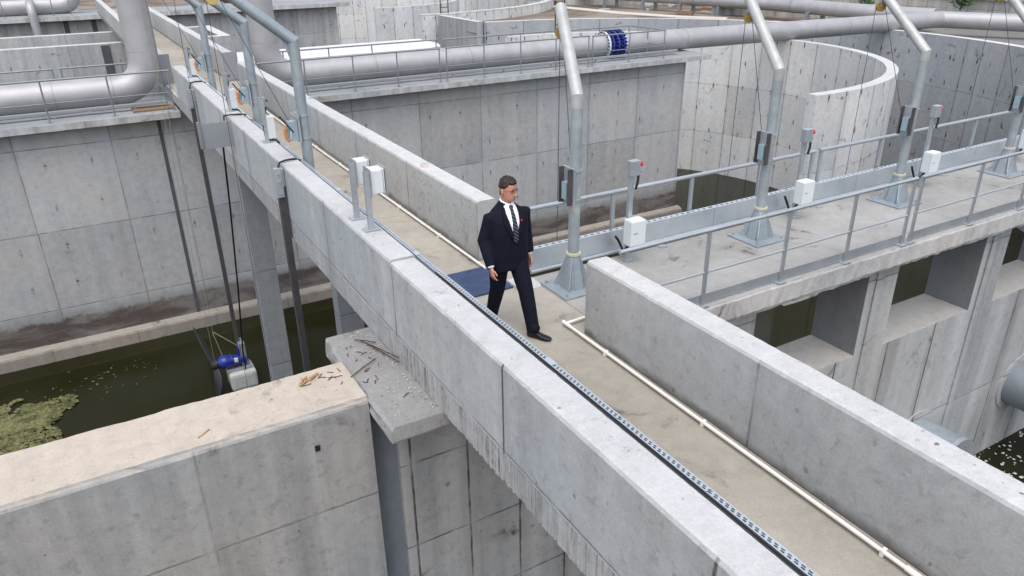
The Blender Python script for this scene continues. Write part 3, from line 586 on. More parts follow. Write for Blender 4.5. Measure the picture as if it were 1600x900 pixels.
# ------------------------------------------------------------------ railings
def railing(label, p0, p1, posts, h=1.1, rt_=.027, rp=.023, mid=True, toe=False, mat='rail', group=None, z=0, cat='railing', midr=.015, sq=False):
    p0, p1 = Vector((*p0, z)), Vector((*p1, z)); d = (p1-p0); L = d.length; d.normalize()
    t = thing('guard_rail', label, cat, tuple(p0), group)
    MB().tube([p0+Vector((0,0,h)), p1+Vector((0,0,h))], rt_, 10).build('top_rail', mat, t)
    if mid: MB().tube([p0+Vector((0,0,h*.46)), p1+Vector((0,0,h*.46))], midr, 8).build('mid_rail', mat, t)
    nrm = Vector((-d.y, d.x, 0))
    for q in posts:
        c = p0+d*q
        po = MB()
        T = Matrix.Translation(c) @ Matrix.Rotation(math.atan2(d.y, d.x), 4, 'Z')
        po.box(-rp, rp, -rp*.55, rp*.55, .004, h-.004, T) if sq else po.cyl(c+Vector((0,0,.004)), c+Vector((0,0,h)), rp, 8)
        po = po.build('post', mat, t)
        MB().box(-.07, .07, -.05, .05, .002, .014, T).build('base_plate', mat, po)
    if toe:
        T = Matrix.Translation(p0) @ Matrix.Rotation(math.atan2(d.y, d.x), 4, 'Z')
        MB().box(.02, L-.02, .02, .026, .03, .15, T).build('toe_plate', mat, t)
    return t
gr = 'railing panels along the cross deck'
def xr(label, xa, xb, xs, y, **k): return railing(label, (xa, y), (xb, y), [x-xa for x in xs], **k)
xr('steel railing panel from the foreground parapet along the dusty cross deck', 4.64, 9.76, [5.93, 7.26, 8.5, 9.72], 5.80, h=.98, rt_=.024, rp=.024, toe=True, group=gr, mat='galv', sq=True)
xr('steel railing panel of the cross deck beyond the doubled posts, to the edge of view', 9.86, 17.3, [9.90, 11.34, 12.70, 14.2, 15.7, 17.2], 5.80, h=.98, rt_=.024, rp=.024, toe=True, group=gr, mat='galv', sq=True)
gr = 'back railing behind the davits'
xr('back railing of the cross deck behind the first two davit posts, over the dark water', 4.62, 10.12, [6.07, 7.5, 8.9, 10.08], 7.80, h=.87, rt_=.03, rp=.03, mid=False, group=gr, mat='galv', sq=True)
xr('back railing behind the last two davit posts on the cross deck', 10.24, 18, [10.28, 11.8, 13.2, 14.6, 16, 17.6], 7.80, h=.87, rt_=.03, rp=.03, mid=False, group=gr, mat='galv', sq=True)
gr = 'railings on the pipe platforms'
Z = -.42
xr('grey railing along the near pipe platform in front of the bending pipe', -9, 2.45, [-8.2, -6.4, -4.2, -2.4, -.83, .80, 2.40], 24.3, z=Z, h=1.14, group=gr)
xr('back railing behind the bending pipe, with a gap of paired posts', -9, -.48, [-8, -6, -4.1, -2.2, -.5], 26.9, z=Z, group=gr)
xr('short back railing reaching the riser pipe', -.30, 1.55, [-.28, 1.4], 26.9, z=Z, group=gr)
xr('first front railing panel of the long platform, beside the footbridge', 4.95, 11.08, [6.38, 7.97, 9.5, 11.06], 24.22, z=Z, h=1.13, group=gr)
xr('middle front railing panel of the long platform', 11.30, 17.36, [11.33, 12.8, 14.31, 15.84, 17.33], 24.22, z=Z, h=1.13, group=gr)
xr('front railing panel before the blue coupling', 17.50, 21.1, [17.52, 19.3, 21.08], 24.22, z=Z, h=1.11, group=gr)
xr('first back railing panel behind the long pipe', 6.2, 12.2, [6.4, 8, 9.6, 12.15], 26.85, z=Z, group=gr)
xr('middle back railing panel behind the long pipe', 12.4, 17.6, [12.45, 14.1, 15.8, 17.55], 26.75, z=Z, group=gr)
xr('back railing panel behind the blue coupling', 17.9, 21.1, [17.95, 19.5, 21.05], 26.5, z=Z, group=gr)
railing('short end railing closing the long platform beside the coupling', (21.14, 24.26), (21.14, 26.46), [1.1], z=Z, h=1.10, group=gr)
xr('distant railing in front of the furthest pipe', -14, 1.0, [-12, -8, -4.6, -3.2, -.2, .9], 64.7, z=Z, h=1.2, rt_=.035, rp=.03, group=gr)

# ------------------------------------------------------------------ cable trays and pvc pipe
ct = thing('cable_tray', 'perforated galvanised cable tray with black cable along the inner top of the footbridge parapet', 'cable tray', (2.88, 5, .86))
y = -2.0; k = 0
while y < 15.2:
    L = .92; mb = MB(); xa, xb, z0 = 2.858, 2.912, .858
    mb.box(xa, xa+.006, y, y+L-.006, z0-.055, z0+.004); mb.box(xb-.006, xb, y, y+L-.006, z0-.055, z0+.004)
    for a, b in ((xa+.006, xa+.013), (xa+.025, xa+.030), (xb-.013, xb-.006)): mb.box(a, b, y, y+L-.006, z0-.002, z0+.002)
    q = y
    while q < y+L-.02:
        mb.box(xa+.013, xa+.025, q, q+.020, z0-.002, z0+.002); mb.box(xa+.030, xb-.013, q+.010, q+.030, z0-.002, z0+.002); q += .048
    if k % 3 == 1: mb.box(xa-.004, xb+.004, y-.06, y+.06, z0+.003, z0+.008)
    mb.build('tray_section', 'tray', ct); y += L; k += 1
MB().box(2.864, 2.906, -2, 15.2, .80, .81).build('tray_floor', 'darkrail', ct)
MB().tube([(2.8435, -2, .864), (2.8435, 2, .862), (2.8435, 5, .864), (2.8435, 6.6, .862)], .009, 8).build('cable', 'black', ct)
mb = MB(); mb.box(2.858, 2.912, 15.2, 23.8, .80, .86); mb.build('tray_section', 'tray', ct)
bt = thing('cable_trunking', 'tall galvanised trunking running behind the davit posts', 'cable tray', (10, 7.7, .1))
x = 4.64; k = 0
while x < 20:
    L = 1.62
    mb = MB(); mb.box(x, x+L-.008, 7.66, 7.668, .075, .36); mb.build('side_sheet', 'tray', bt, bevel=0)
    mb = MB()
    mb.box(x, x+L-.008, 7.668, 7.69, .352, .36); mb.box(x, x+L-.008, 7.73, 7.75, .352, .36)
    q = x
    while q < x+L-.05: mb.box(q, q+.06, 7.69, 7.73, .352, .36); q += .105
    mb.build('perforated_lid', 'tray', bt)
    x += L; k += 1
MB().box(4.64, 20, 7.668, 7.75, .07, .078).build('bottom_sheet', 'darkrail', bt)
for x in (5.2, 6.8, 8.5, 10.1, 11.9, 13.5, 15.2): MB().box(x-.02, x+.02, 7.63, 7.72, .002, .07).box(x-.06, x+.06, 7.5, 7.62, .003, .012).build('bracket', 'galv', bt)
MB().tube([(4.64, 7.63, .06), (20, 7.63, .06)], .028, 8).build('conduit', 'galv', bt)
pv = thing('drain_pipe', 'white plastic pipe along the foot of the foreground parapet with an elbow by its end', 'pipe', (4.24, 3, .04))
MB().tube(bend([(4.255, -4, .045), (4.235, 2, .045), (4.245, 6.22, .045), (4.72, 6.24, .045)], .06, 5), .0175, 12).build('pipe', 'pvc', pv)
for y in (5.45, 3.98, 2.16, .6): MB().box(4.212, 4.268, y-.014, y+.014, .002, .067).build('clip', 'pvc', pv, bevel=.006)
MB().cyl((4.235, 1.80, .045), (4.237, 1.98, .045), .0245, 12).build('coupler', 'pvc', pv)
MB().cyl((4.245, 6.12, .045), (4.245, 6.27, .045), .0225, 12).build('elbow', 'pvc', pv)
pv = thing('drain_pipe', 'white plastic pipe along the foot of the parapet behind the man', 'pipe', (4.2, 12, .04))
MB().tube([(4.215, 8.1, .045), (4.20, 12, .045), (4.18, 17, .045), (4.2, 22, .045)], .0175, 12).build('pipe', 'pvc', pv)
for y in (9.55, 11.1, 12.6, 14.2, 15.8): MB().box(4.175, 4.235, y-.014, y+.014, .002, .067).build('clip', 'pvc', pv, bevel=.006)
gp = thing('steel_plate', 'blue grey ribbed steel plate across the walkway behind the man', 'plate', (3.6, 7.8, 0))
mb = MB(); mb.box(2.95, 4.26, 7.44, 8.2, .004, .03); mb.build('plate', 'blueplate', gp, bevel=.004)
mb = MB()
for k in range(24): 
    for j in range(12):
        mb.box(2.99+k*.053, 3.02+k*.053, 7.47+j*.06, 7.485+j*.06, .03, .034)
mb.build('tread_ribs', 'blueplate', gp)
gp = put(MB().box(2.95, 4.26, 22.6, 23.5, .004, .03).build('steel_plate', 'blueplate', bevel=.004), 'dark blue grey plate across the far end of the walkway by the davits', 'plate')
ks = put(MB().extrude([(7.30, 0.002, 0), (7.64, 0.002, 0), (7.64, .035, .006), (7.33, .03, .008)], 'x', 4.28, 4.60, .06, 61).build('threshold', 'guide'), 'pale mortar threshold at the joint between walkway and cross deck', 'threshold')

# ------------------------------------------------------------------ davits
def davit(name, label, mat, rad, he, loc, az, L, el, group, cone=True, coll=True):
    t = thing(name, label, 'davit', (0, 0, 0), group)
    if cone:
        MB().box(-.30, .30, -.30, .30, .004, .022).build('base_plate', 'galvpipe', t, local=True, bevel=.003)
        for sx, sy in ((1, 1), (-1, 1), (-1, -1), (1, -1)): MB().cyl((sx*.24, sy*.24, .022), (sx*.24, sy*.24, .06), .018, 6).build('bolt', 'galv', t, local=True)
        mb = MB(); n = 8
        mb.loft([[(rr_*math.cos(2*math.pi*(j+.5)/n), rr_*math.sin(2*math.pi*(j+.5)/n), z) for j in range(n)] for rr_, z in ((.165, .022), (.158, .06), (rad+.010, .46))], True, False)
        for a in range(4):
            T = Matrix.Rotation(a*math.pi/2+math.pi/4, 4, 'Z'); w = .008
            v = [T @ Vector(p) for p in ((.05,-w,.022),(.235,-w,.022),(.225,-w,.07),(rad+.015,-w,.44),(.05,w,.022),(.235,w,.022),(.225,w,.07),(rad+.015,w,.44))]
            mb.add(v, [(3,2,1,0),(4,5,6,7),(0,1,5,4),(1,2,6,5),(2,3,7,6)])
        mb.build('foot_cone', 'galvpipe', t, local=True)
        MB().tube([(0,0,.455),(0,0,.485)], rad+.022, 20).build('collar', 'collar', t, local=True)
    else:
        MB().box(-.16, .16, -.16, .16, .004, .02).build('base_plate', 'galvpipe', t, local=True)
    ca, sa = math.cos(R(el)), math.sin(R(el))
    tip = Vector((0, L*ca, he+L*sa))
    MB().tube([(0, 0, .02), (0, 0, he-rad*1.2)], rad, 24).build('post', 'galvpost' if cone else mat, t, local=True)
    # arm: a stub on the post and the inclined tube, mitred where they meet
    D = Vector((0, ca, sa)); bz = (Vector((0, 0, 1))+D).normalized(); O = Vector((0, 0, he)); n = 24
    def cut(axis, X, Y, r):
        out = []
        for j in range(n):
            q = X*math.cos(2*math.pi*j/n)*r+Y*math.sin(2*math.pi*j/n)*r
            out.append(O+q-axis*(q.dot(bz)/axis.dot(bz)))
        return out
    X = Vector((1, 0, 0)); Zv = Vector((0, 0, 1)); Y1 = Zv.cross(X); Y2 = D.cross(X); r1 = rad*1.03
    low = [O-Zv*rad*1.9+X*math.cos(2*math.pi*j/n)*r1+Y1*math.sin(2*math.pi*j/n)*r1 for j in range(n)]
    end = [tip+X*math.cos(2*math.pi*j/n)*r1+Y2*math.sin(2*math.pi*j/n)*r1 for j in range(n)]
    ar = MB().loft([low, cut(Zv, X, Y1, r1)]).loft([cut(D, X, Y2, r1), end]).build('arm', mat, t, local=True); ar.rotation_euler.z = -R(az)
    # gusset under the arm
    gz = MB(); w = .006 if not cone else .0
    v = [(-w, rad*.8, he-.30), (-w, rad*.8, he-.04), (-w, .26*ca, he+.26*sa-rad*.9), (-w, .20*ca, he-.02), (w, rad*.8, he-.30), (w, rad*.8, he-.04), (w, .26*ca, he+.26*sa-rad*.9), (w, .20*ca, he-.02)]
    gz.add(v, [(0,1,2,3),(7,6,5,4),(0,4,5,1),(1,5,6,2),(2,6,7,3),(3,7,4,0)]); 
    if not cone: gz.build('gusset', mat, ar, local=True)
    # pulley under the arm tip, sheave in the arm plane
    pc = Vector((0, (L-.12)*ca, he+(L-.12)*sa-rad-.14))
    MB().box(-.03, .03, pc.y-.03, pc.y+.03, pc.z, pc.z+.16).build('pulley_hanger', 'galv', ar, local=True)
    mb = MB(); k = 1.0 if not cone else .75; mb.tube([(-.03, 0, 0), (-.012, 0, 0), (0, 0, 0), (.012, 0, 0), (.03, 0, 0)], [.10*k, .092*k, .075*k, .092*k, .10*k], 24)
    pu = mb.build('pulley', 'yellow' if not cone else 'brass', ar, local=True); pu.location = pc; pu.rotation_euler.z = 0 if not cone else R(62)
    mb = MB()
    down = 8.6
    mb.tube([(0, pc.y+.085, pc.z), (0, pc.y+.085, pc.z-down)], .005, 5)
    mb.tube([(0, pc.y-.085, pc.z), (0, rad+.10, 1.35)], .005, 5); mb.build('hoist_cable', 'darkrail', ar, local=True)
    # winch bracket on the post
    wz = 1.36
    for zz in (wz+.16, wz-.20): MB().tube([(0,0,zz),(0,0,zz+.025)], rad+.012, 18).build('clamp_band', 'galv', t, local=True)
    wn = MB(); wn.box(-.12, .12, -rad-.035, -rad-.005, wz-.24, wz+.22); wn = wn.build('winch_plate', 'galv', t, local=True); wn.rotation_euler.z = math.pi*1.5
    if not cone:
        MB().box(-.20, .20, -rad-.06, -rad-.036, wz+.16, wz+.185).build('winch_arm', 'galv', wn, local=True)
        MB().box(-.085, .085, -rad-.17, -rad-.04, wz-.20, wz+.10).tube([(-.06, -rad-.16, wz-.08), (.06, -rad-.16, wz-.08)], .085, 20).build('winch_drum', 'winch', wn, local=True)
        MB().tube([(-.03+.12*math.cos(t), -rad-.16+.02*math.sin(t), wz-.10+.13*math.sin(t)) for t in [2*math.pi*j/16 for j in range(17)]], .012, 6).build('cable_loop', 'white', wn, local=True)
        MB().tube([(.09, -rad-.20, wz+.05), (.10, -rad-.26, wz-.02), (.10, -rad-.24, wz-.15), (.09, -rad-.19, wz-.20)], .022, 8).build('strap', 'orange', wn, local=True)
        MB().tube([(.10, -rad-.13, wz-.05), (.14, -rad-.13, wz-.05), (.14, -rad-.32, wz+.22), (.22, -rad-.32, wz+.22)], .011, 6).build('crank', 'black', wn, local=True)
    else:
        MB().box(-.10, -.085, -rad-.10, -rad-.036, wz-.22, wz+.22).box(.085, .10, -rad-.10, -rad-.036, wz-.22, wz+.22).build('bracket_flange', 'darkrail', wn, local=True)
        MB().box(-.05, .05, -rad-.09, -rad-.036, wz-.16, wz+.05).build('winch_body', 'winch', wn, local=True)
    t.location = loc; t.rotation_euler.z = 0
    return t
gr = 'davits along the cross deck'
labs = ['pale steel davit post right beside the man, standing at the walkway corner', 'steel davit post on the cross deck in front of the pale guide wall', 'steel davit post on the cross deck before the tip of the guide wall', 'steel davit post at the far end of the cross deck, half out of view']
spec = [(4.92, 22, 1.36), (8.20, 17, 1.45), (11.38, 3.5, 1.45), (14.55, 12, 1.45)]
d0 = davit('davit_crane', labs[0], 'paletube', .070, 2.40, (4.92, 7.07, 0), 22, 1.36, 40, gr)
for k in (1, 2, 3):
    c = copy_tree(d0); c['label'] = labs[k]; c.location = (spec[k][0], 7.08, 0)
    for ch in c.children:
        if ch.name.startswith('arm'): ch.rotation_euler.z = -R(spec[k][1])
gr = 'davits along the footbridge parapet'
labs = ['grey davit on the footbridge nearest the man, orange strap on its winch', 'grey davit on the footbridge between two others, red strap on its winch', 'grey davit on the footbridge nearest the riser pipe']
e0 = davit('davit_crane', labs[0], 'galvpipe', .085, 2.66, (3.04, 12.0, 0), -84, 1.5, 40, gr, cone=False)
for k, (y, az) in ((1, (15.55, -86)), (2, (20.6, -90))):
    c = copy_tree(e0); c['label'] = labs[k]; c.location = (3.04, y, 0)
    for ch in c.children:
        if ch.name.startswith('arm'): ch.rotation_euler.z = -R(az)

# ------------------------------------------------------------------ electrical posts
def control_post(label, group, x, y, z0, head=True):
    t = thing('control_post', label, 'control post', (0, 0, 0), group)
    return t
gr = 'twin white boxes on the parapet'
t = thing('control_post', 'white box on a channel post on the parapet, nearer the man', 'control post', (0, 0, 0), gr)
MB().box(-.09, .09, -.05, .09, .003, .014).build('base_plate', 'galv', t, local=True)
MB().box(-.032, .032, -.006, .0, .014, .72).box(-.032, -.026, 0, .045, .014, .72).box(.026, .032, 0, .045, .014, .72).build('channel_post', 'galv', t, local=True)
MB().box(.034, .042, -.03, .21, .40, .74).build('back_plate', 'galv', t, local=True)
b = MB().box(.045, .20, .004, .20, .43, .72).build('junction_box', 'white', t, local=True, bevel=.012)
MB().box(.203, .215, .0, .205, .425, .725).build('lid', 'white', b, local=True, bevel=.005)
MB().box(.222, .230, -.03, .21, .40, .74).build('rear_flange', 'galv', b, local=True)
for yy in (.02, .18):
    for zz in (.45, .58, .70): MB().cyl((.214, yy, zz), (.236, yy, zz), .010, 6).build('screw', 'darkrail', b, local=True)
t.location = (2.69, 8.08, .892)
c = copy_tree(t); c.location = (2.68, 8.55, .892); c['label'] = 'white box on a channel post on the parapet, the one further from the man'
gr = 'davit controls on the footbridge parapet'
labs = ['control post with hanging white box beside the nearest footbridge davit', 'control post with hanging white box beside the middle footbridge davit', 'control post with hanging white box beside the davit nearest the riser pipe']
t = thing('control_post', labs[0], 'control post', (0, 0, 0), gr)
MB().box(-.08, .08, -.08, .08, .003, .014).build('base_plate', 'galv', t, local=True)
MB().box(-.03, .03, -.03, -.024, .014, .74).box(-.03, -.024, -.024, .03, .014, .74).build('channel_post', 'galv', t, local=True)
MB().box(-.045, -.03, -.03, .06, .30, .76).build('side_plate', 'galv', t, local=True)
b = MB().box(.02, .16, -.03, .12, .06, .44).build('junction_box', 'white', t, local=True, bevel=.012)
b = MB().box(.0, .07, -.02, .07, .60, .76).build('control_head', 'greybox', t, local=True, bevel=.008)
MB().cyl((.07, .02, .70), (.10, .02, .70), .020, 10).build('push_button', 'black', b, local=True)
MB().tube([(.06, 0, .60), (.02, -.01, .46), (-.03, 0, .30), (-.02, .02, .12), (.06, .05, .02), (.16, .0, .02), (.18, -.08, -.02)], .014, 8).build('cable', 'black', t, local=True)
t.location = (2.68, 13.2, .892)
for k, y in ((1, 16.3), (2, 21.4)):
    c = copy_tree(t); c.location = (2.66, y, .892); c['label'] = labs[k]
gr = 'controls along the cross deck'
labs = ['control post with white box and red stop button next to the man', 'control post with white box and red stop button before the pale guide wall', 'control post with white box and red stop button between the last two davits', 'control post with white box at the far end of the cross deck']
t = thing('control_post', labs[0], 'control post', (0, 0, 0), gr)
MB().box(-.07, .07, -.07, .07, .003, .014).build('base_plate', 'galv', t, local=True)
MB().box(-.032, .032, -.02, -.014, .014, 1.36).box(-.032, -.026, -.014, .03, .014, 1.36).box(.026, .032, -.014, .03, .014, 1.36).build('channel_post', 'galv', t, local=True)
b = MB().box(-.11, .13, -.19, -.03, .27, .63).build('junction_box', 'white', t, local=True, bevel=.014)
MB().box(-.115, .135, -.20, -.185, .28, .62).build('lid', 'white', b, local=True, bevel=.005)
MB().box(-.07, .0, -.204, -.2, .45, .46).build('makers_plate', 'greybox', b, local=True)
b = MB().box(-.05, .10, -.05, .05, 1.20, 1.40).build('control_head', 'galv', t, local=True, bevel=.008)
MB().cyl((.10, -.01, 1.34), (.15, -.01, 1.34), .035, 14).build('stop_button', 'red', b, local=True)
MB().cyl((.10, -.01, 1.25), (.135, -.01, 1.25), .028, 12).build('push_button', 'greybox', b, local=True)
MB().tube([(.10, -.02, 1.22), (.07, -.05, 1.12), (.04, -.05, 1.02)], .018, 8).build('cable_gland', 'black', b, local=True)
MB().tube([(-.06, -.10, .27), (-.10, -.06, .18), (-.05, .05, .12), (.02, .12, .10), (-.05, .14, .25), (-.12, .12, .33)], .018, 8).build('cable', 'black', t, local=True)
t.location = (6.06, 7.42, 0)
for k, x in ((1, 9.36), (2, 12.55), (3, 15.6)):
    c = copy_tree(t); c.location = (x, 7.42, 0); c['label'] = labs[k]

# ------------------------------------------------------------------ guide masts, mixer
def mast(label, x, y, ztop, zbot, group):
    t = thing('guide_mast', label, 'mast', (x, y, zbot), group)
    MB().box(x-.05, x+.05, y-.06, y+.06, zbot, ztop-.25).build('mast', 'darkrail', t)
    MB().box(x-.06, 2.515, y-.07, y+.07, ztop-.30, ztop-.02).build('wall_bracket', 'galv', t, bevel=.004)
    MB().box(x-.08, x+.03, y-.10, y-.075, ztop-.46, ztop).build('guide_plate', 'galv', t)
    for zz in (ztop-.08, ztop-.2, ztop-.4): MB().cyl((x-.02, y-.10, zz), (x-.02, y-.12, zz), .014, 6).build('bolt', 'galv', t)
    return t
mast('dark guide mast hanging down from the parapet beside the littered ledge pillar', 2.44, 11.6, .86, -8.3, 'guide masts')
mast('dark guide mast from the parapet down to the blue mixer', 2.42, 20.2, .80, -7.4, 'guide masts')
sp_ = thing('steel_bracket', 'grey sheet steel plate bolted out from the parapet above the mixer cables', 'plate', (2.3, 15.6, .6))
MB().box(1.93, 2.50, 15.60, 15.615, .34, .84).build('plate', 'greybox', sp_)
MB().box(1.88, 1.93, 15.56, 15.66, .36, .88).build('edge_channel', 'rail', sp_)
MB().tube([(2.40, 15.62, .86), (2.42, 15.7, .93), (2.55, 15.75, .93), (2.75, 15.8, .91), (2.88, 15.9, .87)], .016, 8).build('cable', 'black', sp_)
for k, (y0, lab) in enumerate(((11.6, 'black cable looping over the parapet at the ledge side mast'), (20.3, 'black cable looping over the parapet above the mixer mast'))):
    put(MB().tube([(2.44, y0+.05, .55), (2.46, y0+.05, .82), (2.50, y0+.06, .915), (2.60, y0+.1, .925), (2.75, y0+.16, .915), (2.87, y0+.22, .86)], .016, 8).build('power_cable', 'black'), lab, 'cable')
put(MB().tube([(2.30, 15.64, .34), (2.33, 16.4, -1.2), (2.40, 18.0, -3.8), (2.40, 19.3, -6.2), (2.44, 19.7, -7.0)], .020, 8).build('power_cable', 'black'), 'thin black cable slanting down from the sheet plate to the mixer', 'cable')
put(MB().tube([(2.48, 11.7, .6), (2.43, 11.7, -.2), (2.42, 11.75, -3.0), (2.40, 11.78, -7)], .015, 8).build('power_cable', 'black'), 'black cable hanging beside the ledge side mast', 'cable')
mx = thing('tank_mixer', 'blue submersible mixer with dark banana blades and pale block in the left tank', 'mixer', (2, 20, -7))
mo = MB().tube([(1.78, 20.05, -6.78), (1.84, 20.05, -6.78), (1.86, 20.05, -6.78), (2.10, 20.05, -6.80), (2.14, 20.05, -6.8), (2.2, 20.05, -6.8), (2.45, 20.05, -6.82), (2.5, 20.05, -6.82)], [.12, .15, .19, .19, .155, .15, .15, .11], 20).build('motor', 'blue', mx)
MB().tube([(2.12, 20.05, -6.8), (2.16, 20.05, -6.8)], .20, 18).tube([(2.48, 20.05, -6.82), (2.53, 20.05, -6.82)], .19, 18).build('motor_flange', 'blue', mo)
MB().box(2.20, 2.30, 19.85, 19.92, -6.78, -6.68).build('rating_plate', 'white', mo)
MB().box(2.36, 2.48, 19.97, 20.13, -6.68, -6.45).build('cable_box', 'blue', mo)
fr = MB(); fr.box(1.95, 2.65, 19.85, 19.92, -7.06, -7.0); fr.box(1.95, 2.65, 20.18, 20.25, -7.06, -7.0); fr.box(2.40, 2.56, 19.95, 20.35, -7.0, -6.3); fr.build('frame', 'galv', mx)
MB().box(1.98, 2.72, 19.65, 20.4, -7.62, -7.08).build('base_block', 'greyblock', mx, bevel=.09)
hub = MB().tube([(1.58, 20.1, -6.85), (1.62, 20.1, -6.85), (1.80, 20.08, -6.80)], [.07, .13, .15], 16).build('hub', 'blade', mx)
def blade(base, tip, w, bow):
    base, tip = Vector(base), Vector(tip); d = tip-base; b = Vector((1, 0, 0)); s = d.cross(b).normalized(); rings = []
    for i in range(13):
        t = i/12; c = base+d*t+s*bow*math.sin(t*math.pi)+b*(-.18*t*t); ww = w*(.45+.75*math.sin(min(1, t*1.05)*math.pi*.75+.3))*(1 if t < .9 else .75)
        tw = .9-.5*t; X = s*math.cos(tw)+b*math.sin(tw); Y = X.cross(d.normalized())
        rings.append([c+X*ww*math.cos(a)+Y*.018*math.sin(a) for a in (2*math.pi*j/10 for j in range(10))])
    MB().loft(rings).build('blade', 'blade', mx)
blade((1.68, 20.15, -6.80), (1.62, 21.35, -6.15), .15, .12)
blade((1.68, 20.05, -6.90), (1.72, 19.75, -7.75), .14, .10)
put(MB().tube([(1.93, 20.0, -6.55), (1.80, 20.0, -5.8), (1.80, 20.02, -5.75), (2.42, 20.05, -6.42)], .010, 6).tube([(1.80, 20.0, -5.8), (1.85, 20.3, 3.3)], .005, 5).tube([(1.72, 20.3, -7.5), (1.75, 20.4, 3.3)], .005, 5).build('lifting_rope', 'rope'), 'thin pale lifting rope tied to the blue mixer', 'rope')

# ------------------------------------------------------------------ algae, foam
def mat_sheet(name, cx, cy, rx, ry, z, seed, mat, lab, n=3200, h=.05):
    rr = random.Random(seed); mb = MB()
    for i in range(n):
        a = rr.uniform(0, 2*math.pi); q = rr.random()**.55
        x, y = cx+rx*q*math.cos(a), cy+ry*q*math.sin(a)
        f = noise.fractal(Vector((x*.9, y*.9, seed)), 1.0, 2.0, 4)
        if q > .62+.6*f and n > 300: continue
        s = rr.uniform(.03, .13)*(1.2-q*.7)*(1 if n > 300 else .45); k = rr.randint(5, 7); a0 = rr.uniform(0, 6)
        zz = z+rr.uniform(.004, h)
        p = [(x+s*rr.uniform(.6, 1.2)*math.cos(a0+j*2*math.pi/k), y+s*rr.uniform(.5, 1.1)*math.sin(a0+j*2*math.pi/k), zz+rr.uniform(-.012, .012)) for j in range(k)]
        mb.add([(x, y, zz+.02)]+p, [(0, 1+j, 1+(j+1) % k) for j in range(k)])
    o = mb.build(name, mat); put(o, lab, 'algae' if mat == 'algae' else 'foam', kind='stuff'); return o
mat_sheet('algae', -3.6, 20.9, 2.15, 2.1, -7.59, 3, 'algae', 'yellow green algae mat floating on the dark tank water', 5200)
mat_sheet('algae', -1.6, 22.3, 1.9, 1.2, -7.594, 8, 'algae', 'thin loose scraps of algae drifting beside the mat', 70, .006)
mat_sheet('foam', 15.0, 5.1, 1.9, 1.0, -5.615, 5, 'greyblock', 'white scum floating below the outlet pipe', 299, .02)
mat_sheet('algae', 15.6, 4.3, 1.6, 1.2, -5.618, 9, 'algae', 'dark green growth floating beside the white scum', 700, .02)

# ------------------------------------------------------------------ steel offcuts, splinters, board
rr = random.Random(12); gr = 'rusty offcuts on the ledge'
for k in range(26):
    if k < 16: x, y, z = rr.triangular(2.0, 2.48, 2.3), rr.triangular(6.0, 8.0, 7.3), -.357
    else: x, y, z = rr.triangular(1.35, 1.93, 1.85), rr.triangular(6.7, 7.34, 7.1), -.350
    a = rr.uniform(0, math.pi); L = rr.uniform(.035, .11); d = Vector((math.cos(a), math.sin(a), 0))*L/2
    p = Vector((x, y, z+.008)); m = p+Vector((rr.uniform(-.012, .012), rr.uniform(-.012, .012), .004))
    o = MB().tube([p-d, m, p+d], .0042, 6).build('steel_offcut', 'rust')
    put(o, 'short rusty steel offcut lying on the ledge and wall top by the footbridge', 'rebar', gr)
for k, (a, b, lab) in enumerate([((1.93, 7.0, -.34), (2.30, 7.23, -.335), 'long straight rusty rod lying from the sandy wall top onto the ledge'),
                        ((2.30, 7.72, -.335), (2.505, 7.02, -.28), 'long rusty rod leaning into the corner of ledge and footbridge'),
                        ((2.33, 7.62, -.33), (2.49, 6.98, -.31), 'rusty rod lying under the leaning one at the footbridge foot'),
                        ((2.24, 7.78, -.33), (2.44, 7.58, -.33), 'rusty rod crossing the far end of the rod bundle')]):
    a, b = Vector(a), Vector(b); put(MB().tube([a, (a+b)/2+Vector((.004, .004, .003)), b], .0062, 6).build('steel_rod', 'rust'), lab, 'rebar', 'rusty rods on the ledge')
for k in range(7):
    a = rr.uniform(.1, 1.5); L = rr.uniform(.08, .2); d = Vector((math.cos(a), math.sin(a), 0))*L/2; p = Vector((1.52+rr.uniform(-.09, .09), 7.20+rr.uniform(-.07, .07), -.34+k*.003))
    put(MB().tube([p-d, p+d], [.010, .006], 5).build('wood_splinter', 'wood'), 'pale wood splinter in the small heap on the sandy wall top', 'splinter', 'splinters on the wall top')
p = Vector((.28, 6.70, -.345)); put(MB().tube([p, p+Vector((.12, .09, .004))], [.006, .008], 5).build('wood_splinter', 'wood'), 'single wood splinter lying alone on the sandy wall top', 'splinter')
rub = MB()
for k in range(420):
    x, y = rr.uniform(2.0, 2.515)**1.0, rr.uniform(5.95, 8.0)
    if rr.random() > ((x-1.98)/.53)**1.1: continue
    s = rr.uniform(.003, .013); T = Matrix.Translation((x, y, -.356)) @ Matrix.Rotation(rr.uniform(0, 6), 4, 'Z') @ Matrix.Rotation(rr.uniform(-.4, .4), 4, 'X')
    rub.box(-s, s, -s*.8, s*.7, -s*.4, s*.8, T)
put(rub.build('rubble', 'deckedge'), 'crumbs of broken concrete along the foot of the slab edge', 'rubble', kind='stuff')
put(MB().box(1.3, 2.42, 24.5, 25.15, -.418, -.37).build('wooden_board', 'board', bevel=.01), 'weathered brown board on the near platform under the pipe bend', 'board')

